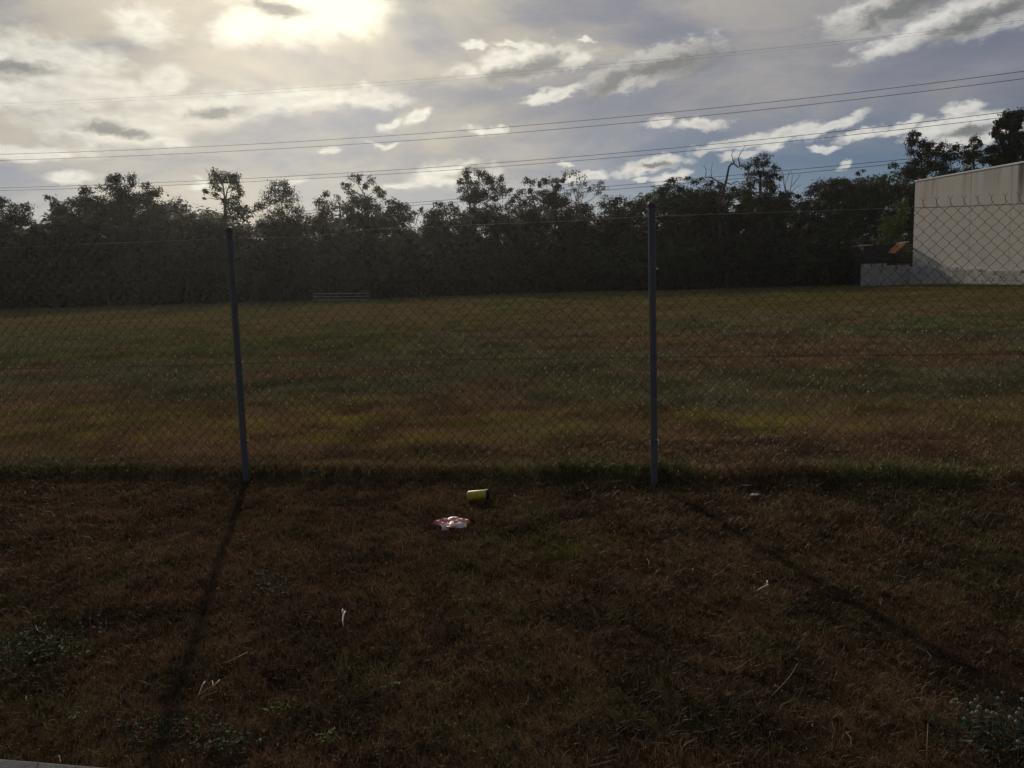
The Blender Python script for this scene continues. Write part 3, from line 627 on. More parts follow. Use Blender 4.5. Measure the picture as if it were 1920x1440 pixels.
# the mass of the wood: prototypes copied along the line
def proto(seed, h, w, low, ncl, dens=20, size=0.40, tint=1.0):
    """a crown of clumps set on the shell of two or three overlapping domes"""
    r = np.random.default_rng(seed); cl = []
    domes = [(0.0, 0.0, h - 0.42 * w, w * 0.85)]
    for k in range(3):
        a = r.random() * 6.28; zc_ = low + (h - low) * (0.18 + 0.5 * r.random())
        domes.append((w * 0.75 * math.cos(a), w * 0.75 * math.sin(a), zc_, w * (0.6 + 0.25 * r.random())))
    for i in range(ncl):
        dx, dy, dz, dr = domes[i % 4]
        v = r.normal(0, 1, 3); v[2] = abs(v[2]) * 0.9 - 0.25; v /= np.linalg.norm(v); q_ = dr * (0.8 + 0.3 * r.random())
        s_ = (0.50 + 0.55 * r.random()) * (0.7 + 0.05 * h) * 0.85
        z = max(low * 0.5 + 0.3, dz + v[2] * q_ * 0.95)
        cl.append((dx + v[0] * q_, dy + v[1] * q_, min(z, h), s_, s_, s_ * 0.75))
    tn = [c * tint for c in LEAFS[seed % 4]]
    return limb_mesh((0, 0, 0), (0, 0, max(1.2, h * 0.45)), cl[:14], 0.12 + 0.008 * h, r, M_pale_bark if seed % 3 == 0 else M_bark), crown_mesh(cl, r, dens, size, tn, 0.4, 7, np.array([0, 0, h * 0.5]))
PROT = [proto(100 + i, *a, tint=t_) for i, (a, t_) in enumerate([((10, 2.7, 2.6, 60), 0.75), ((10, 2.2, 4.0, 46), 1.1), ((10, 3.3, 1.8, 74), 0.6), ((10, 2.0, 3.0, 44), 1.35), ((10, 2.9, 3.4, 58), 0.9), ((10, 2.5, 1.5, 60), 0.5), ((10, 3.1, 2.2, 70), 1.5), ((10, 2.4, 2.4, 52), 0.8), ((10, 2.8, 1.2, 66), 1.0)])]
SHR = [proto(200 + i, *a, tint=t_) for i, (a, t_) in enumerate([((4, 1.9, 0.2, 34), 0.8), ((4, 1.5, 0.15, 28), 1.5), ((4, 2.3, 0.2, 40), 1.0), ((4, 1.7, 0.2, 30), 0.55)])]
SKX = [-400, -100, 0, 60, 110, 150, 190, 250, 330, 390, 430, 480, 540, 600, 690, 760, 790, 830, 880, 960, 1050, 1150, 1205, 1225, 1260, 1350, 1450, 1510, 1560, 1640, 1700, 1800, 2000, 2400]
SKY_ = [390, 395, 396, 405, 405, 392, 378, 372, 370, 392, 400, 402, 408, 404, 395, 402, 410, 402, 392, 388, 385, 392, 396, 392, 362, 358, 368, 374, 352, 346, 342, 322, 315, 320]
r = np.random.default_rng(5)
def put_tree(pm, px, Y, hgt, sx, label, cat, group, name):
    x = at(px, 560, Y)[0]
    root = empty(name, (x, Y, 0), r.random() * 6.28)
    link('trunk', pm[0], root); link('crown', pm[1], root)
    root.scale = (sx, sx, hgt)
    tag(root, label, cat, group); return root
FRONT, SHRUBS = [], []
for row, (Y0, off, step) in enumerate([(93, 8, 62), (100, 0, 56), (110, -6, 46)]):
    px = -260 + row * 23
    while px < 2150:
        if not (row == 0 and px > 1640):
            Y = Y0 + r.normal(0, 1.3) + (12 if px > 1400 else 0); top = np.interp(px, SKX, SKY_) + off + r.normal(0, 11) + (21 if px < 380 else 15 if px < 1230 else 5) + (12 if r.random() < 0.3 else 0)
            h = at(px, top, Y)[2]
            o = put_tree(PROT[int(r.integers(0, 9))], px, Y, h / 10.2, h / 10.2 * (0.85 + 0.3 * r.random()) * 1.05,
                     ('dark bushy tree in the front rank of the tree line behind the field', 'dark gum packed deep inside the tree line, only its upper leaves showing', 'dark gum at the back of the tree line forming its skyline')[row],
                     'tree', ('front rank of dark trees behind the field', 'dark trees packed inside the tree line', 'back rank of trees along the skyline')[row], 'forest_tree')
            if row == 0: FRONT.append((px, o))
        px += step * (0.75 + 0.5 * r.random())
px = -150
while px < 1610:
    Y = 87.5 + r.normal(0, 0.9); hgt = 0.75 + 0.7 * r.random()
    o = put_tree(SHR[int(r.integers(0, 4))], px, Y, hgt, 0.85 + 0.4 * r.random(), 'low dark shrub at the foot of the tree line along the field edge', 'shrub', 'shrubs along the foot of the tree line', 'shrub'); SHRUBS.append((px, o))
    px += 46 * (0.6 + 0.8 * r.random())
MARKS = [(448, 'the left fence post'), (640, 'the distant white rails'), (1224, 'the right fence post'), (1350, 'the bare dead tree'), (1612, 'the block wall end')]
ORD = ['first', 'second', 'third', 'fourth', 'fifth', 'sixth', 'seventh', 'eighth', 'ninth', 'tenth', 'eleventh', 'twelfth', 'thirteenth', 'fourteenth', 'fifteenth']
for lst, noun in ((FRONT, 'dark front rank tree'), (SHRUBS, 'low dark shrub at the field edge,')):
    for px_, o in lst:
        if not 0 <= px_ <= 1920: continue
        mk, nm = min(MARKS, key=lambda m: abs(m[0] - px_)); left = px_ < mk
        k_ = sum(1 for p, _ in lst if (px_ < p <= mk if left else mk < p < px_))
        o['label'] = f"{noun} {ORD[min(k_, 14)]} to the {'left' if left else 'right'} of {nm}"
# undergrowth between the trunks
n = 170000
ux = r.uniform(-82, 82, n); uy = 86 + r.random(n) ** 1.3 * 34
uh = 0.15 + 6.8 * r.random(n) ** 1.2 * (0.55 + 0.45 * fbm(ux * 0.25, uy * 0.1, 71, 3))
k = ~((ux > 38) & (uy < 88))
P, C_ = leaf_arrays(np.stack([ux, uy, uh], 1)[k], 0.55, np.array((0.036, 0.041, 0.024)), r)
me = mesh_np('undergrowth', P, np.arange(len(P)).reshape(-1, 4), M_leaf, C_)
tag(link('undergrowth', me), 'dark tangled undergrowth filling the wood behind the field', 'undergrowth', kind='stuff')

# ------------------------------------------------------------------ warehouse
A = np.array([40.0, 80.0]); B = np.array([41.2, 64.5]); wd = (B - A) / np.linalg.norm(B - A); wn = np.array([wd[1], -wd[0]])
# local frame of the wall: x along the wall towards the camera, y out of the wall (left), z up
ROT = math.atan2(wd[1], wd[0])
M_panel = bpy.data.materials.new('painted_concrete'); M_panel.use_nodes = True
t = M_panel.node_tree; t.nodes.clear(); q = NB(t)
pr = q.n('ShaderNodeBsdfPrincipled'); pr.inputs['Roughness'].default_value = 0.85; pr.inputs['Specular IOR Level'].default_value = 0.2
oc = q.n('ShaderNodeTexCoord').outputs['Object']; sp = q.n('ShaderNodeSeparateXYZ'); q.put(sp.inputs[0], oc)
stv = q.v('MULTIPLY', oc, (1.0, 1.0, 0.05)); st1 = q.noise(stv, 1.1, 8, 0.72)
topd = q.ramp(sp.outputs[2], 6.8, 10.0)
col = q.mix(q.m('MULTIPLY', q.ramp(st1, 0.42, 0.68), q.m('MULTIPLY_ADD', topd, 0.62, 0.10)), (0.64, 0.615, 0.555), (0.30, 0.288, 0.26))
col = q.mix(q.m('MULTIPLY', q.ramp(q.noise(oc, 0.8, 5, 0.6), 0.4, 0.7), 0.2), col, (0.50, 0.46, 0.38))
strk = q.m('MULTIPLY', q.ramp(q.m('ABSOLUTE', q.m('SUBTRACT', sp.outputs[0], 14.7)), 0.55, 0.15), q.ramp(q.m('ADD', sp.outputs[2], q.m('MULTIPLY', st1, 3.0)), 6.5, 10.5))
col = q.mix(q.m('MULTIPLY', strk, 0.9), col, (0.06, 0.055, 0.05))
q.put(pr.inputs['Base Color'], col); q.put(q.n('ShaderNodeOutputMaterial').inputs[0], pr.outputs[0])
M_block = bpy.data.materials.new('weathered_block'); M_block.use_nodes = True
t = M_block.node_tree; t.nodes.clear(); q = NB(t)
pr = q.n('ShaderNodeBsdfPrincipled'); pr.inputs['Roughness'].default_value = 0.9; pr.inputs['Specular IOR Level'].default_value = 0.2
oc = q.n('ShaderNodeTexCoord').outputs['Object']; sp = q.n('ShaderNodeSeparateXYZ'); q.put(sp.inputs[0], oc)
col = q.mix(q.ramp(q.noise(oc, 2.2, 5, 0.7), 0.35, 0.7), (0.58, 0.575, 0.56), (0.36, 0.355, 0.345))
mould = q.m('MULTIPLY', q.ramp(sp.outputs[0], 6.5, 12.0), q.ramp(q.noise(q.v('MULTIPLY', oc, (1, 1, 0.35)), 1.3, 5, 0.7), 0.36, 0.56))
col = q.mix(q.m('MULTIPLY', mould, 0.9), col, (0.05, 0.05, 0.048))
q.put(pr.inputs['Base Color'], col); q.put(q.n('ShaderNodeOutputMaterial').inputs[0], pr.outputs[0])
M_metal = pmat('roof_sheet', (0.55, 0.56, 0.57), 0.35, 0.6, noise=(2, 0.2))
M_rust = pmat('rusty_sheet', (0.60, 0.30, 0.14), 0.7, noise=(1.5, 0.5))
M_black = pmat('black_tin', (0.02, 0.02, 0.022), 0.6)
M_dtimber = pmat('dark_timber', (0.10, 0.08, 0.065), 0.85, noise=(6, 0.4))
M_white = pmat('white_paint', (0.75, 0.75, 0.74), 0.4, spec=0.5)
wh = empty('warehouse', (A[0], A[1], 0), ROT)
tag(wh, 'pale concrete panel warehouse standing at the right edge of the field', 'warehouse')
joints = [0.0, 3.58, 8.56, 13.70, 18.9, 24.1, 29.3]; bots = [1.86, 1.66, 1.42, 0.78, 0.55, 0.5]
TOP = 10.0; SLOPE = 0.022
def slab(m_, x0, x1, y0, y1, zb, dz, th=None):
    a_, c_ = TOP - SLOPE * x0 + dz, TOP - SLOPE * x1 + dz
    za, zc_ = (zb, zb) if th is None else (a_ - th, c_ - th)
    m_.add([(x0, y0, za), (x1, y0, zc_), (x1, y1, zc_), (x0, y1, za), (x0, y0, a_), (x1, y0, c_), (x1, y1, c_), (x0, y1, a_)],
           [(3, 2, 1, 0), (4, 5, 6, 7), (0, 1, 5, 4), (1, 2, 6, 5), (2, 3, 7, 6), (3, 0, 4, 7)])
for i in range(6):
    x0, x1 = joints[i] + 0.02, joints[i + 1] - 0.02
    m_ = MB(); slab(m_, x0, x1, 0.0, 0.18, bots[i] - 0.45, 0.0)
    m_.build('wall_panel', M_panel, wh)
m_ = MB(); slab(m_, 0.3, 29.2, 0.185, 0.9, 1.9, -0.05); m_.build('wall_core', M_panel, wh)
m_ = MB(); slab(m_, -0.10, 29.4, -0.05, 0.28, 0, 0.13, 0.126); m_.build('parapet_flashing', M_metal, wh)
# far end wall and roof going right: local +y is to the left, so the hall lies on -y
m_ = MB()
for i in range(5): m_.box((0.0, 0.22 + 4.5 * i, 0.6), (0.18, 0.19 + 4.5 * (i + 1), TOP))
m_.build('end_wall', M_panel, wh)
m_ = MB(); m_.add([(0.2, 0.3, TOP - 0.3), (29.2, 0.3, TOP - 0.95), (29.2, 22.6, TOP - 1.6), (0.2, 22.6, TOP - 1.0)], [(0, 1, 2, 3)]); m_.build('roof', M_metal, wh)

# block wall under and in front of it
c0 = at(1614, 531, 80.5); c1 = at(1711, 531, 79.6)
def block_run(p0, p1, h0, h1, root, seed, thick=0.19, name='blocks'):
    """courses of single blocks between two ground points; joined because each is only a few pixels"""
    p0 = np.array(p0[:2]); p1 = np.array(p1[:2]); L = np.linalg.norm(p1 - p0); d = (p1 - p0) / L; nn = np.array([-d[1], d[0]])
    r_ = np.random.default_rng(seed); mb = MB(); rows = int(max(h0, h1) / 0.2) + 1
    for j in range(rows):
        x = -0.2 if j % 2 else 0.0
        while x < L:
            a_, e_ = max(x, 0), min(x + 0.39, L)
            hh = h0 + (h1 - h0) * (a_ / L)
            if e_ - a_ > 0.05 and (j + 0.6) * 0.2 < hh:
                o_ = r_.normal(0, 0.006)
                q0 = p0 + d * a_; q1 = p0 + d * e_; f_ = -nn * (thick / 2 + o_); bk = nn * thick / 2
                z0, z1 = j * 0.2, j * 0.2 + 0.188
                mb.add([(*(q0 + f_), z0), (*(q1 + f_), z0), (*(q1 + bk), z0), (*(q0 + bk), z0), (*(q0 + f_), z1), (*(q1 + f_), z1), (*(q1 + bk), z1), (*(q0 + bk), z1)],
                       [(3, 2, 1, 0), (4, 5, 6, 7), (0, 1, 5, 4), (1, 2, 6, 5), (2, 3, 7, 6), (3, 0, 4, 7)])
            x += 0.4
    o = mb.build(name, M_block, root); o['kind'] = 'stuff'
    return o
bw = empty('block_wall', (0, 0, 0))
def wl(x, off): return (*(A + wd * x + np.array([wd[1], -wd[0]]) * 0 + np.array([-wd[1], wd[0]]) * off), 0)   # off < 0 is left of the wall
# wl: the wall's left normal
lw = np.array([-abs(wd[1]), -wd[0] if wd[1] < 0 else wd[0]]); lw = np.array([wd[1], -wd[0]]); lw = lw if lw[0] < 0 else -lw
def wl(x, off): p = A + wd * x + lw * off; return (p[0], p[1], 0)
bw.location = (c0[0], c0[1], 0)
def rel(p): return (p[0] - c0[0], p[1] - c0[1], 0)
e1 = wl(0.0, 0.30)
block_run(rel(c0), rel(e1), 2.25, 2.0, bw, 1)
block_run(rel(e1), rel(wl(8.6, 0.16)), 1.85, 1.45, bw, 2)
block_run(rel(wl(8.6, 0.16)), rel(wl(29, 0.16)), 1.4, 0.55, bw, 3)
tag(bw, 'low grey concrete block wall with mould stains below the warehouse panels', 'block wall')
# things behind and on the block wall
r = np.random.default_rng(3)
for pxx, yt, yb, lab in [(1633, 481, 500, 'left dark steel picket on the block wall end'), (1653, 487, 501, 'short middle dark steel picket on the block wall'), (1679, 470, 503, 'tallest dark steel picket under the rusty sheet')]:
    p = at(pxx, yb, 80.1); t_ = at(pxx, yt, 80.1)
    pk = empty('picket', (p[0], p[1] - 0.13, p[2]))
    m_ = MB(); m_.tube([(0, 0, 0), (0, 0, t_[2] - p[2])], 0.045, 6); m_.build('shaft', M_black, pk)
    m_ = MB(); m_.box((-0.07, -0.02, 0.1), (0.07, 0.03, 0.16)); m_.build('bracket', M_black, pk)
    tag(pk, lab, 'picket', 'dark pickets on the block wall')
# rolled sheet lying along the wall top
p0 = at(1615, 482, 80.3); p1 = at(1690, 489, 80.3)
m_ = MB(); P_ = [p0 + (p1 - p0) * i / 10 + np.array([0, 0.05, 0.06 * math.sin(i * 1.9) - 0.04 * (i in (4, 5, 6))]) for i in range(11)]
P_ = [p - p0 for p in P_]
m_.tube(P_, [0.10, 0.12, 0.10, 0.09, 0.1, 0.12, 0.11, 0.1, 0.12, 0.1, 0.07], 6)
o = m_.build('black_plastic_roll', M_black, loc=tuple(p0)); tag(o, 'sagging roll of black plastic along the block wall top', 'plastic roll')
# dark tank shed
p0 = at(1619, 461, 83); p1 = at(1682, 462, 83)
sh = empty('dark_shed', (p0[0], 83, 0)); wdt = p1[0] - p0[0]
m_ = MB(); m_.box((0, 0, 0), (wdt, 2.4, p0[2])); m_.build('shed_body', M_black, sh)
m_ = MB(); m_.box((-0.08, -0.10, p0[2] + 0.004), (0.9, 2.5, p0[2] + 0.10)); m_.build('pale_roof_edge', M_metal, sh)
m_ = MB(); m_.box((0.9, -0.08, p0[2] + 0.004), (wdt + 0.05, 2.5, p0[2] + 0.07)); m_.build('roof', M_black, sh)
tag(sh, 'low black shed with a short pale roof edge behind the block wall', 'shed')
# slatted timber rack with rusty sheet
p0 = at(1681, 500, 81.3); p1 = at(1709, 500, 81.3); zt = at(1690, 459, 81.3)[2]
rk = empty('slat_rack', (p0[0], 81.3, 0)); wdt = p1[0] - p0[0] + 0.6
for i in range(9):
    z = 1.5 + (zt - 1.5) * i / 8
    m_ = MB(); m_.box((0, -0.03, z - 0.075), (wdt, 0.03, z + 0.055)); m_.build('slat', M_dtimber, rk)
for x in (0.1, wdt * 0.5, wdt - 0.1):
    m_ = MB(); m_.box((x - 0.05, 0.035, 0), (x + 0.05, 0.13, zt + 0.1)); m_.build('upright', M_dtimber, rk)
tag(rk, 'dark timber slat rack between block wall and warehouse corner', 'rack')
s0 = at(1664, 474, 80.9); s1 = at(1677, 475, 80.9); s2 = at(1697, 457, 81.2); s3 = at(1682, 456, 81.2)
m_ = MB(); n_ = 12
vv = []
for i in range(n_ + 1):
    a_ = s0 + (s1 - s0) * i / n_; b_ = s3 + (s2 - s3) * i / n_; rip = 0.035 * (1 if i % 2 else -1)
    vv += [a_ + np.array([0, rip, rip]) - s0, b_ + np.array([0, rip, rip]) - s0]
m_.add(vv, [(2 * i, 2 * i + 2, 2 * i + 3, 2 * i + 1) for i in range(n_)])
o = m_.build('rusty_sheet', M_rust, loc=tuple(s0)); tag(o, 'tilted rusty orange corrugated sheet resting on the slat rack', 'metal sheet')
s0 = at(1683, 456, 81.3); s1 = at(1705, 453, 81.5)
m_ = MB(); m_.add([(0, 0, 0), tuple(s1 - s0), tuple(s1 - s0 + np.array([0.15, 0.9, 0.05])), (0.1, 0.9, 0.05)], [(0, 1, 2, 3)]); m_.add([(0, 0, -0.05), tuple(s1 - s0 + np.array([0, 0, -0.05])), tuple(s1 - s0), (0, 0, 0)], [(0, 1, 2, 3)])
o = m_.build('tin_sheet', M_metal, loc=tuple(s0)); tag(o, 'pale tin sheet lying flat on top of the slat rack', 'metal sheet')

# ------------------------------------------------------------------ white rails far behind
Y = 83.0
p0 = at(588, 563, Y); p1 = at(692, 562, Y); wdt = p1[0] - p0[0]
M_railp = pmat('dull_white_paint', (0.50, 0.50, 0.49), 0.35, spec=0.6, noise=(1.3, 0.5))
rf = empty('rail_fence', (p0[0], Y, 0))
for yy_ in (550.7, 556.5, 562.5):
    z = at(590, yy_, Y)[2]; z2 = at(690, yy_ - 1.0, Y)[2]
    m_ = MB(); m_.tube([(0, 0, z), (wdt * 0.5, 0, (z + z2) / 2 - 0.01), (wdt, 0, z2)], 0.04, 6); m_.build('rail', M_railp, rf)
for i in range(7):
    x = wdt * i / 6; m_ = MB(); m_.box((x - 0.05, 0.06, -0.05), (x + 0.05, 0.15, at(590, 549, Y)[2])); m_.build('rail_post', M_dtimber, rf)
tag(rf, 'three white rails of a distant fence glinting at the foot of the trees', 'rail fence')

# ------------------------------------------------------------------ power lines
def cable(label, pts, rad, y0=205, y1=112):
    c = np.polyfit([p[0] for p in pts], [p[1] for p in pts], 2 if len(pts) > 2 else 1)
    P = []
    for px in np.linspace(-220, 2140, 41):
        Y = y0 + (y1 - y0) * (px + 220) / 2360; P.append(at(px, float(np.polyval(c, px)), Y))
    P0 = P[0]; m_ = MB(); m_.tube([p - P0 for p in P], rad, 5)
    o = m_.build('power_line', M_cable, loc=tuple(P0)); tag(o, label, 'power line', 'power lines crossing the sky')
cable('upper wire of the clear pair crossing above the tree tops at mid sky', [(0, 289), (640, 262), (1280, 207), (1920, 134)], 0.042)
cable('lower wire of the clear pair crossing above the tree tops at mid sky', [(0, 300), (640, 274), (1280, 219), (1920, 148)], 0.042)
cable('upper wire of the pair that brushes the lollipop gum', [(0, 352), (640, 326), (1280, 275), (1920, 206)], 0.044)
cable('lower wire of the pair that brushes the lollipop gum', [(0, 357), (640, 333), (1280, 283), (1920, 216)], 0.042)
cable('upper wire of the lowest pair, half hidden behind the tree tops', [(760, 381), (1130, 353), (1280, 334), (1680, 302), (1840, 284)], 0.042)
cable('lower wire of the lowest pair, half hidden behind the tree tops', [(760, 386), (1130, 359), (1280, 342), (1680, 308), (1840, 291)], 0.040)
cable('upper wire of the faint topmost pair near the clouds', [(200, 184), (640, 162), (1100, 125), (1340, 99), (1600, 72), (1920, 40)], 0.015)
cable('lower wire of the faint topmost pair near the clouds', [(200, 190), (640, 168), (1100, 131), (1340, 105), (1600, 77), (1920, 44)], 0.011)

# ------------------------------------------------------------------ chain-link fence
PA = gr(462, 905); PB = gr(1227, 910)
fd = (PB - PA)[:2]; SP = np.linalg.norm(fd); fd = fd / SP; fang = math.atan2(fd[1], fd[0])
M_strand = pmat('bright_strand', (0.34, 0.32, 0.29), 0.32, 0.9, noise=(5, 0.5))
fn = empty('chain_link_fence', (PA[0], PA[1], 0), fang)
tag(fn, 'tall wire chain link fence on round steel posts across the whole view', 'fence')
def post(x, h, lean, tl):
    mb = MB(); k = 18; prof = [(0.0268, -0.1), (0.0268, h)]
    mb.lathe(prof, k); o = mb.build('post', M_galv, fn, True, (x, 0, 0)); o.rotation_euler = (tl, lean, 0)
    mb = MB(); mb.lathe([(0.0270, h - 0.022), (0.0280, h - 0.022), (0.0280, h + 0.008), (0.0262, h + 0.017), (0.016, h + 0.023), (0.001, h + 0.025)], k); mb.build('post_cap', M_galv, o, True); return o
post(0, 2.06, 0.005, 0.0); post(SP, 2.12, -0.004, 0.0); post(-SP * 1.02, 2.08, 0.0, 0.0); post(2 * SP * 0.98, 2.1, 0, 0)
YM = 0.042                              # the mesh hangs on the field side of the posts
def wire_top(x):
    u = x / SP; return 2.035 + 0.035 * np.interp(u, [-1.2, 0, 0.18, 0.34, 1, 1.6, 2.1], [-0.4, -0.3, -0.8, 0.55, 0.9, 0.6, 1.0])
def mesh_panel(x0, x1, seed):
    r_ = np.random.default_rng(seed); w = 0.045; zs = np.arange(0, 46) * 0.045 + 0.015
    Vs, Fs, n0 = [], [], 0; K = 4
    cols = int(round((x1 - x0) / w))
    for i in range(cols):
        xa = x0 + i * w
        par = (i % 2)
        # zig-zag between xa and xa + w; neighbours hook at the elbows
        pts = []
        for j, z in enumerate(zs):
            right = (j + par) % 2 == 0
            ex = xa + (w + 0.003 if right else -0.003)
            bx = 0.012 * math.sin(ex * 1.7 + z * 1.1) + 0.006 * math.sin(ex * 5.1 + z * 3.3)
            sx = 0.010 * math.sin(z * 2.3 + ex * 0.6)
            ez = z * (1 + 0.004 * math.sin(ex * 2.1)) + 0.012 * math.sin(ex * 1.3)
            pts.append((ex + sx - (0.006 if right else -0.006), YM + bx + 0.004, ez - 0.006)); pts.append((ex + sx, YM + bx, ez)); pts.append((ex + sx - (0.006 if right else -0.006), YM + bx - 0.004, ez + 0.006))
        # twisted barb
        ex, ey, ez = pts[-2]
        cxx = xa + (w if par == 1 else 0)
        sd_ = 1 if par == 0 else -1
        pts = pts[:-1]
        pts += [(cxx + 0.003 * sd_, ey + 0.003 * sd_, ez + 0.014), (cxx - 0.003 * sd_, ey - 0.003 * sd_, ez + 0.028), (cxx + 0.004 * sd_, ey, ez + 0.040), (cxx + 0.017 * sd_, ey + 0.004, ez + 0.058)]
        pts = np.array(pts); tn = np.gradient(pts, axis=0); tn /= np.linalg.norm(tn, axis=1)[:, None] + 1e-9
        a_ = np.cross(tn, np.array([0.05, 1, 0.02])); a_ /= np.linalg.norm(a_, axis=1)[:, None] + 1e-9; c_ = np.cross(tn, a_)
        R_ = 0.0016
        ring = np.stack([pts + R_ * (math.cos(q_) * a_ + math.sin(q_) * c_) for q_ in np.arange(K) * 2 * math.pi / K + 0.4], 1)
        m = len(pts); Vs.append(ring.reshape(-1, 3))
        ii = (np.arange(m - 1)[:, None] * K + np.arange(K)[None]); jj = (np.arange(m - 1)[:, None] * K + (np.arange(K)[None] + 1) % K)
        Fs.append(np.stack([ii, jj, jj + K, ii + K], -1).reshape(-1, 4) + n0); n0 += m * K
    me = mesh_np('chain_link_mesh', np.concatenate(Vs), np.concatenate(Fs), M_wire, smooth=True)
    o = link('chain_link_mesh', me, fn); o['kind'] = 'stuff'; return o
wv = 0.045
nb = int(round(SP / (2 * wv))) * 2
for s_, e_ in ((-nb * wv, -wv * 0), (0, nb * wv), (nb * wv, nb * wv + 74 * wv)): mesh_panel(s_, e_, 4)
def line_wire(zf, rad, amp, mat=None):
    P_ = []
    for x in np.linspace(-SP * 1.02, SP * 1.96, 90):
        P_.append((x, YM - 0.004 + 0.004 * math.sin(x * 3), zf(x) + amp * math.sin(x * 4.1) * 0.5 + amp * math.sin(x * 1.7 + 1)))
    m_ = MB(); m_.tube(P_, rad, 6); return m_.build('tension_wire', mat or M_strand, fn, True)
line_wire(lambda x: float(wire_top(x)) - 0.03, 0.0024, 0.003)
line_wire(lambda x: 0.985 + 0.01 * math.sin(x * 0.9), 0.0020, 0.002, M_wire)
line_wire(lambda x: 0.05, 0.0016, 0.004, M_wire)
for x in (0, SP):
    for z in (0.35, 1.0, 1.65, 2.0):
        m_ = MB(); P_ = [(0.036 * math.cos(a_), 0.036 * math.sin(a_) + 0.002, 0.004 * math.sin(a_ * 2)) for a_ in np.linspace(0, 2 * math.pi, 15)] + [(0.02, YM + 0.006, 0.01), (0.0, YM + 0.010, 0.004)]
        m_.tube(P_, 0.0016, 4); m_.build('tie_wire', M_wire, fn, True, (x, 0, z))

# ------------------------------------------------------------------ litter
M_can = bpy.data.materials.new('yellow_can_paint'); M_can.use_nodes = True
t = M_can.node_tree; t.nodes.clear(); q = NB(t); pr = q.n('ShaderNodeBsdfPrincipled'); pr.inputs['Roughness'].default_value = 0.4
oc = q.n('ShaderNodeTexCoord').outputs['Object']
q.put(pr.inputs['Base Color'], q.mix(q.ramp(q.noise(oc, 38, 4, 0.7), 0.56, 0.66), (0.60, 0.49, 0.05), (0.20, 0.16, 0.035))); q.put(q.n('ShaderNodeOutputMaterial').inputs[0], pr.outputs[0])
p = gr(896, 941); zc = float(ground_z(np.array([p[0]]), np.array([p[1]]))[0])
can = empty('yellow_can', (p[0] - 0.075, p[1], zc + 0.046), math.radians(-6))
MX = Matrix.Rotation(math.radians(90), 4, 'Y') @ Matrix.Rotation(0.4, 4, 'Z')
m_ = MB(); m_.lathe([(0.001, 0.006), (0.026, 0.003), (0.030, 0.0), (0.037, 0.010), (0.0385, 0.018), (0.0385, 0.138), (0.038, 0.142)], 28, MX); cb = m_.build('can_body', M_can, can, True)
m_ = MB(); m_.lathe([(0.0384, 0.1425), (0.040, 0.1428), (0.040, 0.156), (0.036, 0.160), (0.034, 0.152), (0.001, 0.151)], 28, MX); m_.build('black_end_cap', M_black, can, True)
can.rotation_euler = (0, math.radians(-5), math.radians(-6))
tag(can, 'yellow can with black end cap lying on its side near the fence', 'can')

M_pink = bpy.data.materials.new('pink_print'); M_pink.use_nodes = True
t = M_pink.node_tree; t.nodes.clear(); q = NB(t); pr = q.n('ShaderNodeBsdfPrincipled'); pr.inputs['Roughness'].default_value = 0.45
oc = q.n('ShaderNodeTexCoord').outputs['Object']
vo = q.n('ShaderNodeTexVoronoi', feature='DISTANCE_TO_EDGE'); q.put(vo.inputs['Vector'], q.v('ADD', oc, q.scl(q.noise(oc, 20, 3, 0.5, out=1), 0.03))); vo.inputs['Scale'].default_value = 16
q.put(pr.inputs['Base Color'], q.mix(q.ramp(vo.outputs[0], 0.055, 0.015), (0.68, 0.23, 0.23), (0.84, 0.70, 0.68))); q.put(q.n('ShaderNodeOutputMaterial').inputs[0], pr.outputs[0])
M_paper = pmat('white_paper', (0.72, 0.70, 0.66), 0.6, noise=(30, 0.15), transl=0.25)
def crumple(name, mat, L, Wd, amp, parent=None, seed=0, nx=16, ny=9, round_=True, loc=None, tilt=0.0):
    V = []; n_ = []
    xs_ = np.linspace(-1, 1, nx); ys_ = np.linspace(-1, 1, ny)
    for y in ys_:
        for x in xs_:
            s_ = max(0.06, 1 - abs(x) ** 1.9) if round_ else 1
            yy_ = y * s_
            a_ = np.array([x * 1.6 + seed]); c_ = np.array([y * 1.3 + seed * 0.7])
            ridge = abs(float(fbm(a_ * 1.7, c_ * 1.7, 3 + seed, 3)[0]) - 0.5) * 2
            V.append((x * L / 2 * (1 + 0.08 * math.sin(5 * y + seed)), yy_ * Wd / 2 * (1 + 0.12 * math.sin(6 * x + seed)), amp * (0.3 + 1.4 * ridge) + 0.3 * amp * (1 - x * x) + tilt * y))
    Fq = [(j * nx + i, j * nx + i + 1, (j + 1) * nx + i + 1, (j + 1) * nx + i) for j in range(ny - 1) for i in range(nx - 1)]
    m_ = MB(); m_.add(V, Fq); return m_.build(name, mat, parent, False, loc)
p = gr(848, 988); zc = float(ground_z(np.array([p[0]]), np.array([p[1]]))[0]) + 0.024
wr = empty('wrapper', (p[0], p[1], zc))
crumple('printed_side', M_pink, 0.235, 0.135, 0.010, wr, 2, 26, 13, tilt=0.011)
crumple('white_flap', M_paper, 0.10, 0.045, 0.010, wr, 5, 10, 6, loc=(0.045, -0.052, -0.008), tilt=0.010)
crumple('white_corner', M_paper, 0.045, 0.05, 0.004, wr, 8, 6, 6, False, loc=(-0.040, -0.060, -0.010), tilt=0.014)
tag(wr, 'crumpled pink and white wrapper lying on the dry grass', 'wrapper')
def scrap(px, py, L, Wd, label, seed, mat=None, dz=0.03, rz=0.0):
    p = gr(px, py); z = float(ground_z(np.array([p[0]]), np.array([p[1]]))[0])
    o = crumple('paper_scrap', mat or M_paper, L, Wd, 0.012, None, seed, 8, 6, True, (p[0], p[1], z + dz)); o.rotation_euler = (0, 0, rz); tag(o, label, 'paper scrap')
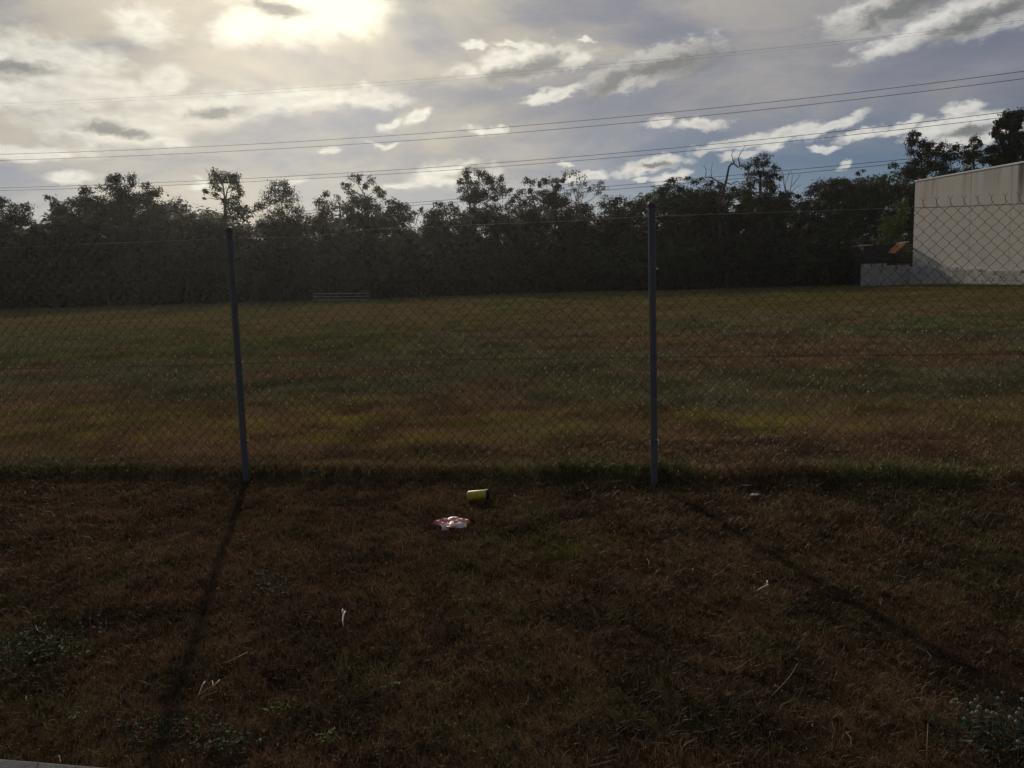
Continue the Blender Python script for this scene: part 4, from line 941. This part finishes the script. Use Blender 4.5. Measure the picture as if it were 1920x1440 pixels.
scrap(1415, 934, 0.085, 0.04, 'white paper scrap right of the right post, in front of the fence', 3, rz=0.2)
scrap(1398, 916, 0.10, 0.035, 'dull grey paper scrap half in shade at the fence foot', 6, pmat('dull_paper', (0.30, 0.29, 0.27), 0.7), rz=-0.1)
scrap(1352, 906, 0.03, 0.02, 'tiny pale scrap under the fence right of the right post', 9, rz=0.5)
M_pale = pmat('pale_stick', (0.62, 0.58, 0.48), 0.6, noise=(40, 0.25))
M_straw = pmat('dry_straw', (0.34, 0.26, 0.16), 0.65, noise=(40, 0.3))
def stick(name, label, pts, rad, mat, cat, extra=None):
    """pts: pixels on the ground with height"""
    P_ = [gr(x, y, 0) + np.array([0, 0, h]) for (x, y, h) in pts]
    z = float(ground_z(np.array([P_[0][0]]), np.array([P_[0][1]]))[0]); P0 = P_[0] + np.array([0, 0, z])
    root = empty(name, P0)
    m_ = MB(); m_.tube([p - P_[0] for p in P_], rad, 6); m_.build('stem', mat, root, True)
    for e in extra or []:
        Q = [gr(x, y, 0) + np.array([0, 0, h]) - P_[0] for (x, y, h) in e[0]]
        m_ = MB(); m_.tube(Q, e[1], 5); m_.build(e[2], mat, root, True)
    tag(root, label, cat)
stick('pale_stick', 'short white stick with knobbed end in the right foreground grass', [(1419, 1118, .035), (1428, 1114, .040), (1436, 1111, .042), (1440, 1110, .043)], [0.003, 0.0035, 0.004, 0.006], M_pale, 'stick', [([(1438, 1110, .042), (1439, 1106, .048), (1438, 1104, .050)], [0.005, 0.004, 0.003], 'knob')])
stick('curled_leaf', 'curled white dry leaf standing in the grass at lower left centre', [(645, 1184, .03), (643, 1176, .035), (645, 1168, .045), (648, 1163, .05)], [0.002, 0.004, 0.005, 0.003], M_pale, 'leaf', [([(645, 1168, .046), (643, 1164, .053), (644, 1162, .058)], [0.004, 0.005, 0.002], 'tip')])
stick('straw_sprig', 'branched tan straw sprig left of centre near the bottom', [(366, 1326, .03), (375, 1315, .04), (381, 1302, .045), (386, 1297, .05)], [0.002, 0.0025, 0.003, 0.004], M_straw, 'dry sprig',
      [([(371, 1320, .04), (388, 1312, .05), (404, 1306, .055), (414, 1298, .06)], [0.002, 0.002, 0.002, 0.003], 'branch'), ([(392, 1314, .045), (402, 1308, .05), (400, 1300, .06)], [0.0015, 0.0015, 0.002], 'branch'), ([(376, 1322, .04), (396, 1318, .045), (410, 1312, .045)], [0.002, 0.002, 0.001], 'branch')])
stick('dry_stalk', 'long bowed tan stalk lying in the grass above the straw sprig', [(416, 1252, .03), (430, 1251, .035), (445, 1246, .04), (460, 1240, .045), (470, 1235, .045)], [0.001, 0.002, 0.003, 0.0025, 0.001], M_straw, 'dry stalk')
stick('dry_stalk', 'long pale stalk sloping at the bottom right of centre', [(1440, 1325, .02), (1462, 1308, .03), (1480, 1292, .04), (1496, 1270, .05)], [0.0009, 0.0012, 0.0012, 0.0006], M_straw, 'dry stalk', [([(1462, 1308, .03), (1452, 1312, .045), (1450, 1316, .05)], [0.0015, 0.0025, 0.002], 'side_shoot')])
stick('bent_grass_stem', 'tall bent white grass stem at the fence foot right of the left post', [(626, 911, .0), (628, 902, .03), (633, 894, .07), (637, 891, .085)], [0.0015, 0.002, 0.003, 0.002], M_pale, 'grass stem')
stick('dry_stalk', 'thin pale stalk standing upright at the bottom right', [(1737, 1440, .02), (1737, 1422, .05), (1738, 1405, .09)], [0.0010, 0.0010, 0.0006], M_straw, 'dry stalk')

# ------------------------------------------------------------------ weeds
GREENW = np.array((0.055, 0.085, 0.030)); YG = np.array((0.16, 0.24, 0.03))
def leaf_patch(name, label, cat, px, py, nleaf, spread, size, tint, heads=0, seed=0, rise=0.05, head_s=0.006):
    r_ = np.random.default_rng(seed); p = gr(px, py); z = float(ground_z(np.array([p[0]]), np.array([p[1]]))[0])
    root = empty(name, (p[0], p[1], z))
    c = np.stack([r_.normal(0, spread[0], nleaf), r_.normal(0, spread[1], nleaf), 0.012 + rise * r_.random(nleaf)], 1)
    V, Fc, Cc = [], [], []
    for i in range(nleaf):
        a_ = r_.random() * 6.28; L = size * (0.6 + 0.8 * r_.random()); w = L * 0.45; up = r_.uniform(-0.1, 0.6)
        d = np.array([math.cos(a_), math.sin(a_), up]); s_ = np.array([-math.sin(a_), math.cos(a_), 0.15 * r_.normal()])
        n0 = len(V)
        V += [c[i], c[i] + d * L * .4 + s_ * w / 2, c[i] + d * L * .4 - s_ * w / 2 , c[i] + d * L * .45 - np.array([0, 0, 0.12 * L]), c[i] + d * L * .85 + s_ * w * .35, c[i] + d * L * .85 - s_ * w * .35, c[i] + d * L * 1.0 - np.array([0, 0, 0.1 * L])]
        Fc += [(n0, n0 + 3, n0 + 1), (n0, n0 + 2, n0 + 3), (n0 + 1, n0 + 3, n0 + 4), (n0 + 3, n0 + 2, n0 + 5), (n0 + 3, n0 + 6, n0 + 4), (n0 + 3, n0 + 5, n0 + 6)]
        Cc += [tint * (0.6 + 0.8 * r_.random())] * 7
    me = mesh_np('leaves', np.array(V), np.array(Fc), M_weed, np.array(Cc)); link('leaves', me, root)
    if heads:
        st_ = MB()
        for i in range(heads):
            x, y = r_.normal(0, spread[0] * 1.1), r_.normal(0, spread[1] * 1.1); h = 0.05 + rise * (0.5 + r_.random()); lx, ly = r_.normal(0, 0.012, 2)
            st_.tube([(x, y, 0.0), (x + lx * .6, y + ly * .6, h * .6), (x + lx, y + ly, h)], 0.0009, 4, False)
            hb = MB(); k = head_s * (0.75 + 0.5 * r_.random()); hb.lathe([(0.0005, -k), (k * .75, -k * .6), (k, 0), (k * .8, k * .7), (0.0005, k * 1.15)], 8, Matrix.Translation((x + lx, y + ly, h + k * .6)))
            hb.build('flower_head', M_head, root, True)
        st_.build('stems', M_straw, root)['kind'] = 'stuff'
    tag(root, label, cat); return root
M_head = pmat('pale_flower_head', (0.28, 0.26, 0.215), 0.8, noise=(300, 0.4), transl=0.2)
leaf_patch('weed_patch', 'green weed patch with small pale flower heads at the left edge', 'weed', 75, 1232, 280, (0.16, 0.09), 0.024, GREENW * 1.1, 26, 1, 0.04, 0.005)
leaf_patch('weed_patch', 'grey green weed clump with round white flower heads in the bottom right corner', 'weed', 1890, 1395, 300, (0.11, 0.08), 0.030, np.array((0.055, 0.072, 0.042)), 26, 2, 0.05, 0.007)
leaf_patch('weed_patch', 'small pale weed patch in the upper left of the near grass', 'weed', 505, 1100, 120, (0.10, 0.10), 0.022, np.array((0.09, 0.10, 0.07)), 12, 3, 0.03, 0.004)
leaf_patch('clover_clump', 'bright green clover leaves left of the bottom middle', 'clover', 522, 1331, 16, (0.030, 0.018), 0.024, YG, 0, 4, 0.03)
leaf_patch('clover_clump', 'bright green clover clump at the bottom, right of the straw sprig', 'clover', 617, 1392, 26, (0.025, 0.02), 0.022, YG * 0.8, 0, 5, 0.03)
leaf_patch('clover_clump', 'small bright clover sprig in the bottom middle of the grass', 'clover', 735, 1290, 11, (0.018, 0.008), 0.022, YG, 0, 6, 0.03)
leaf_patch('clover_clump', 'pair of clover leaves right of the middle clover sprig', 'clover', 818, 1286, 9, (0.030, 0.008), 0.020, YG * 0.7, 0, 7, 0.03)
leaf_patch('clover_clump', 'dull green clover leaves near the kerb corner', 'clover', 152, 1350, 12, (0.02, 0.02), 0.022, YG * 0.6, 0, 8, 0.03)
leaf_patch('weed_patch', 'dark green ferny weed in the left post shadow near the bottom', 'weed', 318, 1375, 130, (0.10, 0.05), 0.020, np.array((0.035, 0.058, 0.024)), 0, 9, 0.04)
leaf_patch('weed_patch', 'dark green ferny weed left of the bottom clover clump', 'weed', 425, 1400, 110, (0.07, 0.04), 0.019, np.array((0.045, 0.08, 0.028)), 0, 10, 0.04)

# ------------------------------------------------------------------ air
M_haze = bpy.data.materials.new('haze'); M_haze.use_nodes = True
t = M_haze.node_tree; t.nodes.clear(); q = NB(t)
vp = q.n('ShaderNodeVolumePrincipled'); vp.inputs['Color'].default_value = (0.90, 0.94, 0.93, 1); vp.inputs['Density'].default_value = 0.00018; vp.inputs['Anisotropy'].default_value = 0.7
q.put(q.n('ShaderNodeOutputMaterial').inputs['Volume'], vp.outputs[0])
m_ = MB(); m_.box((-790, -390, -1.4), (790, 990, 45)); tag(m_.build('haze', M_haze), kind='stuff')
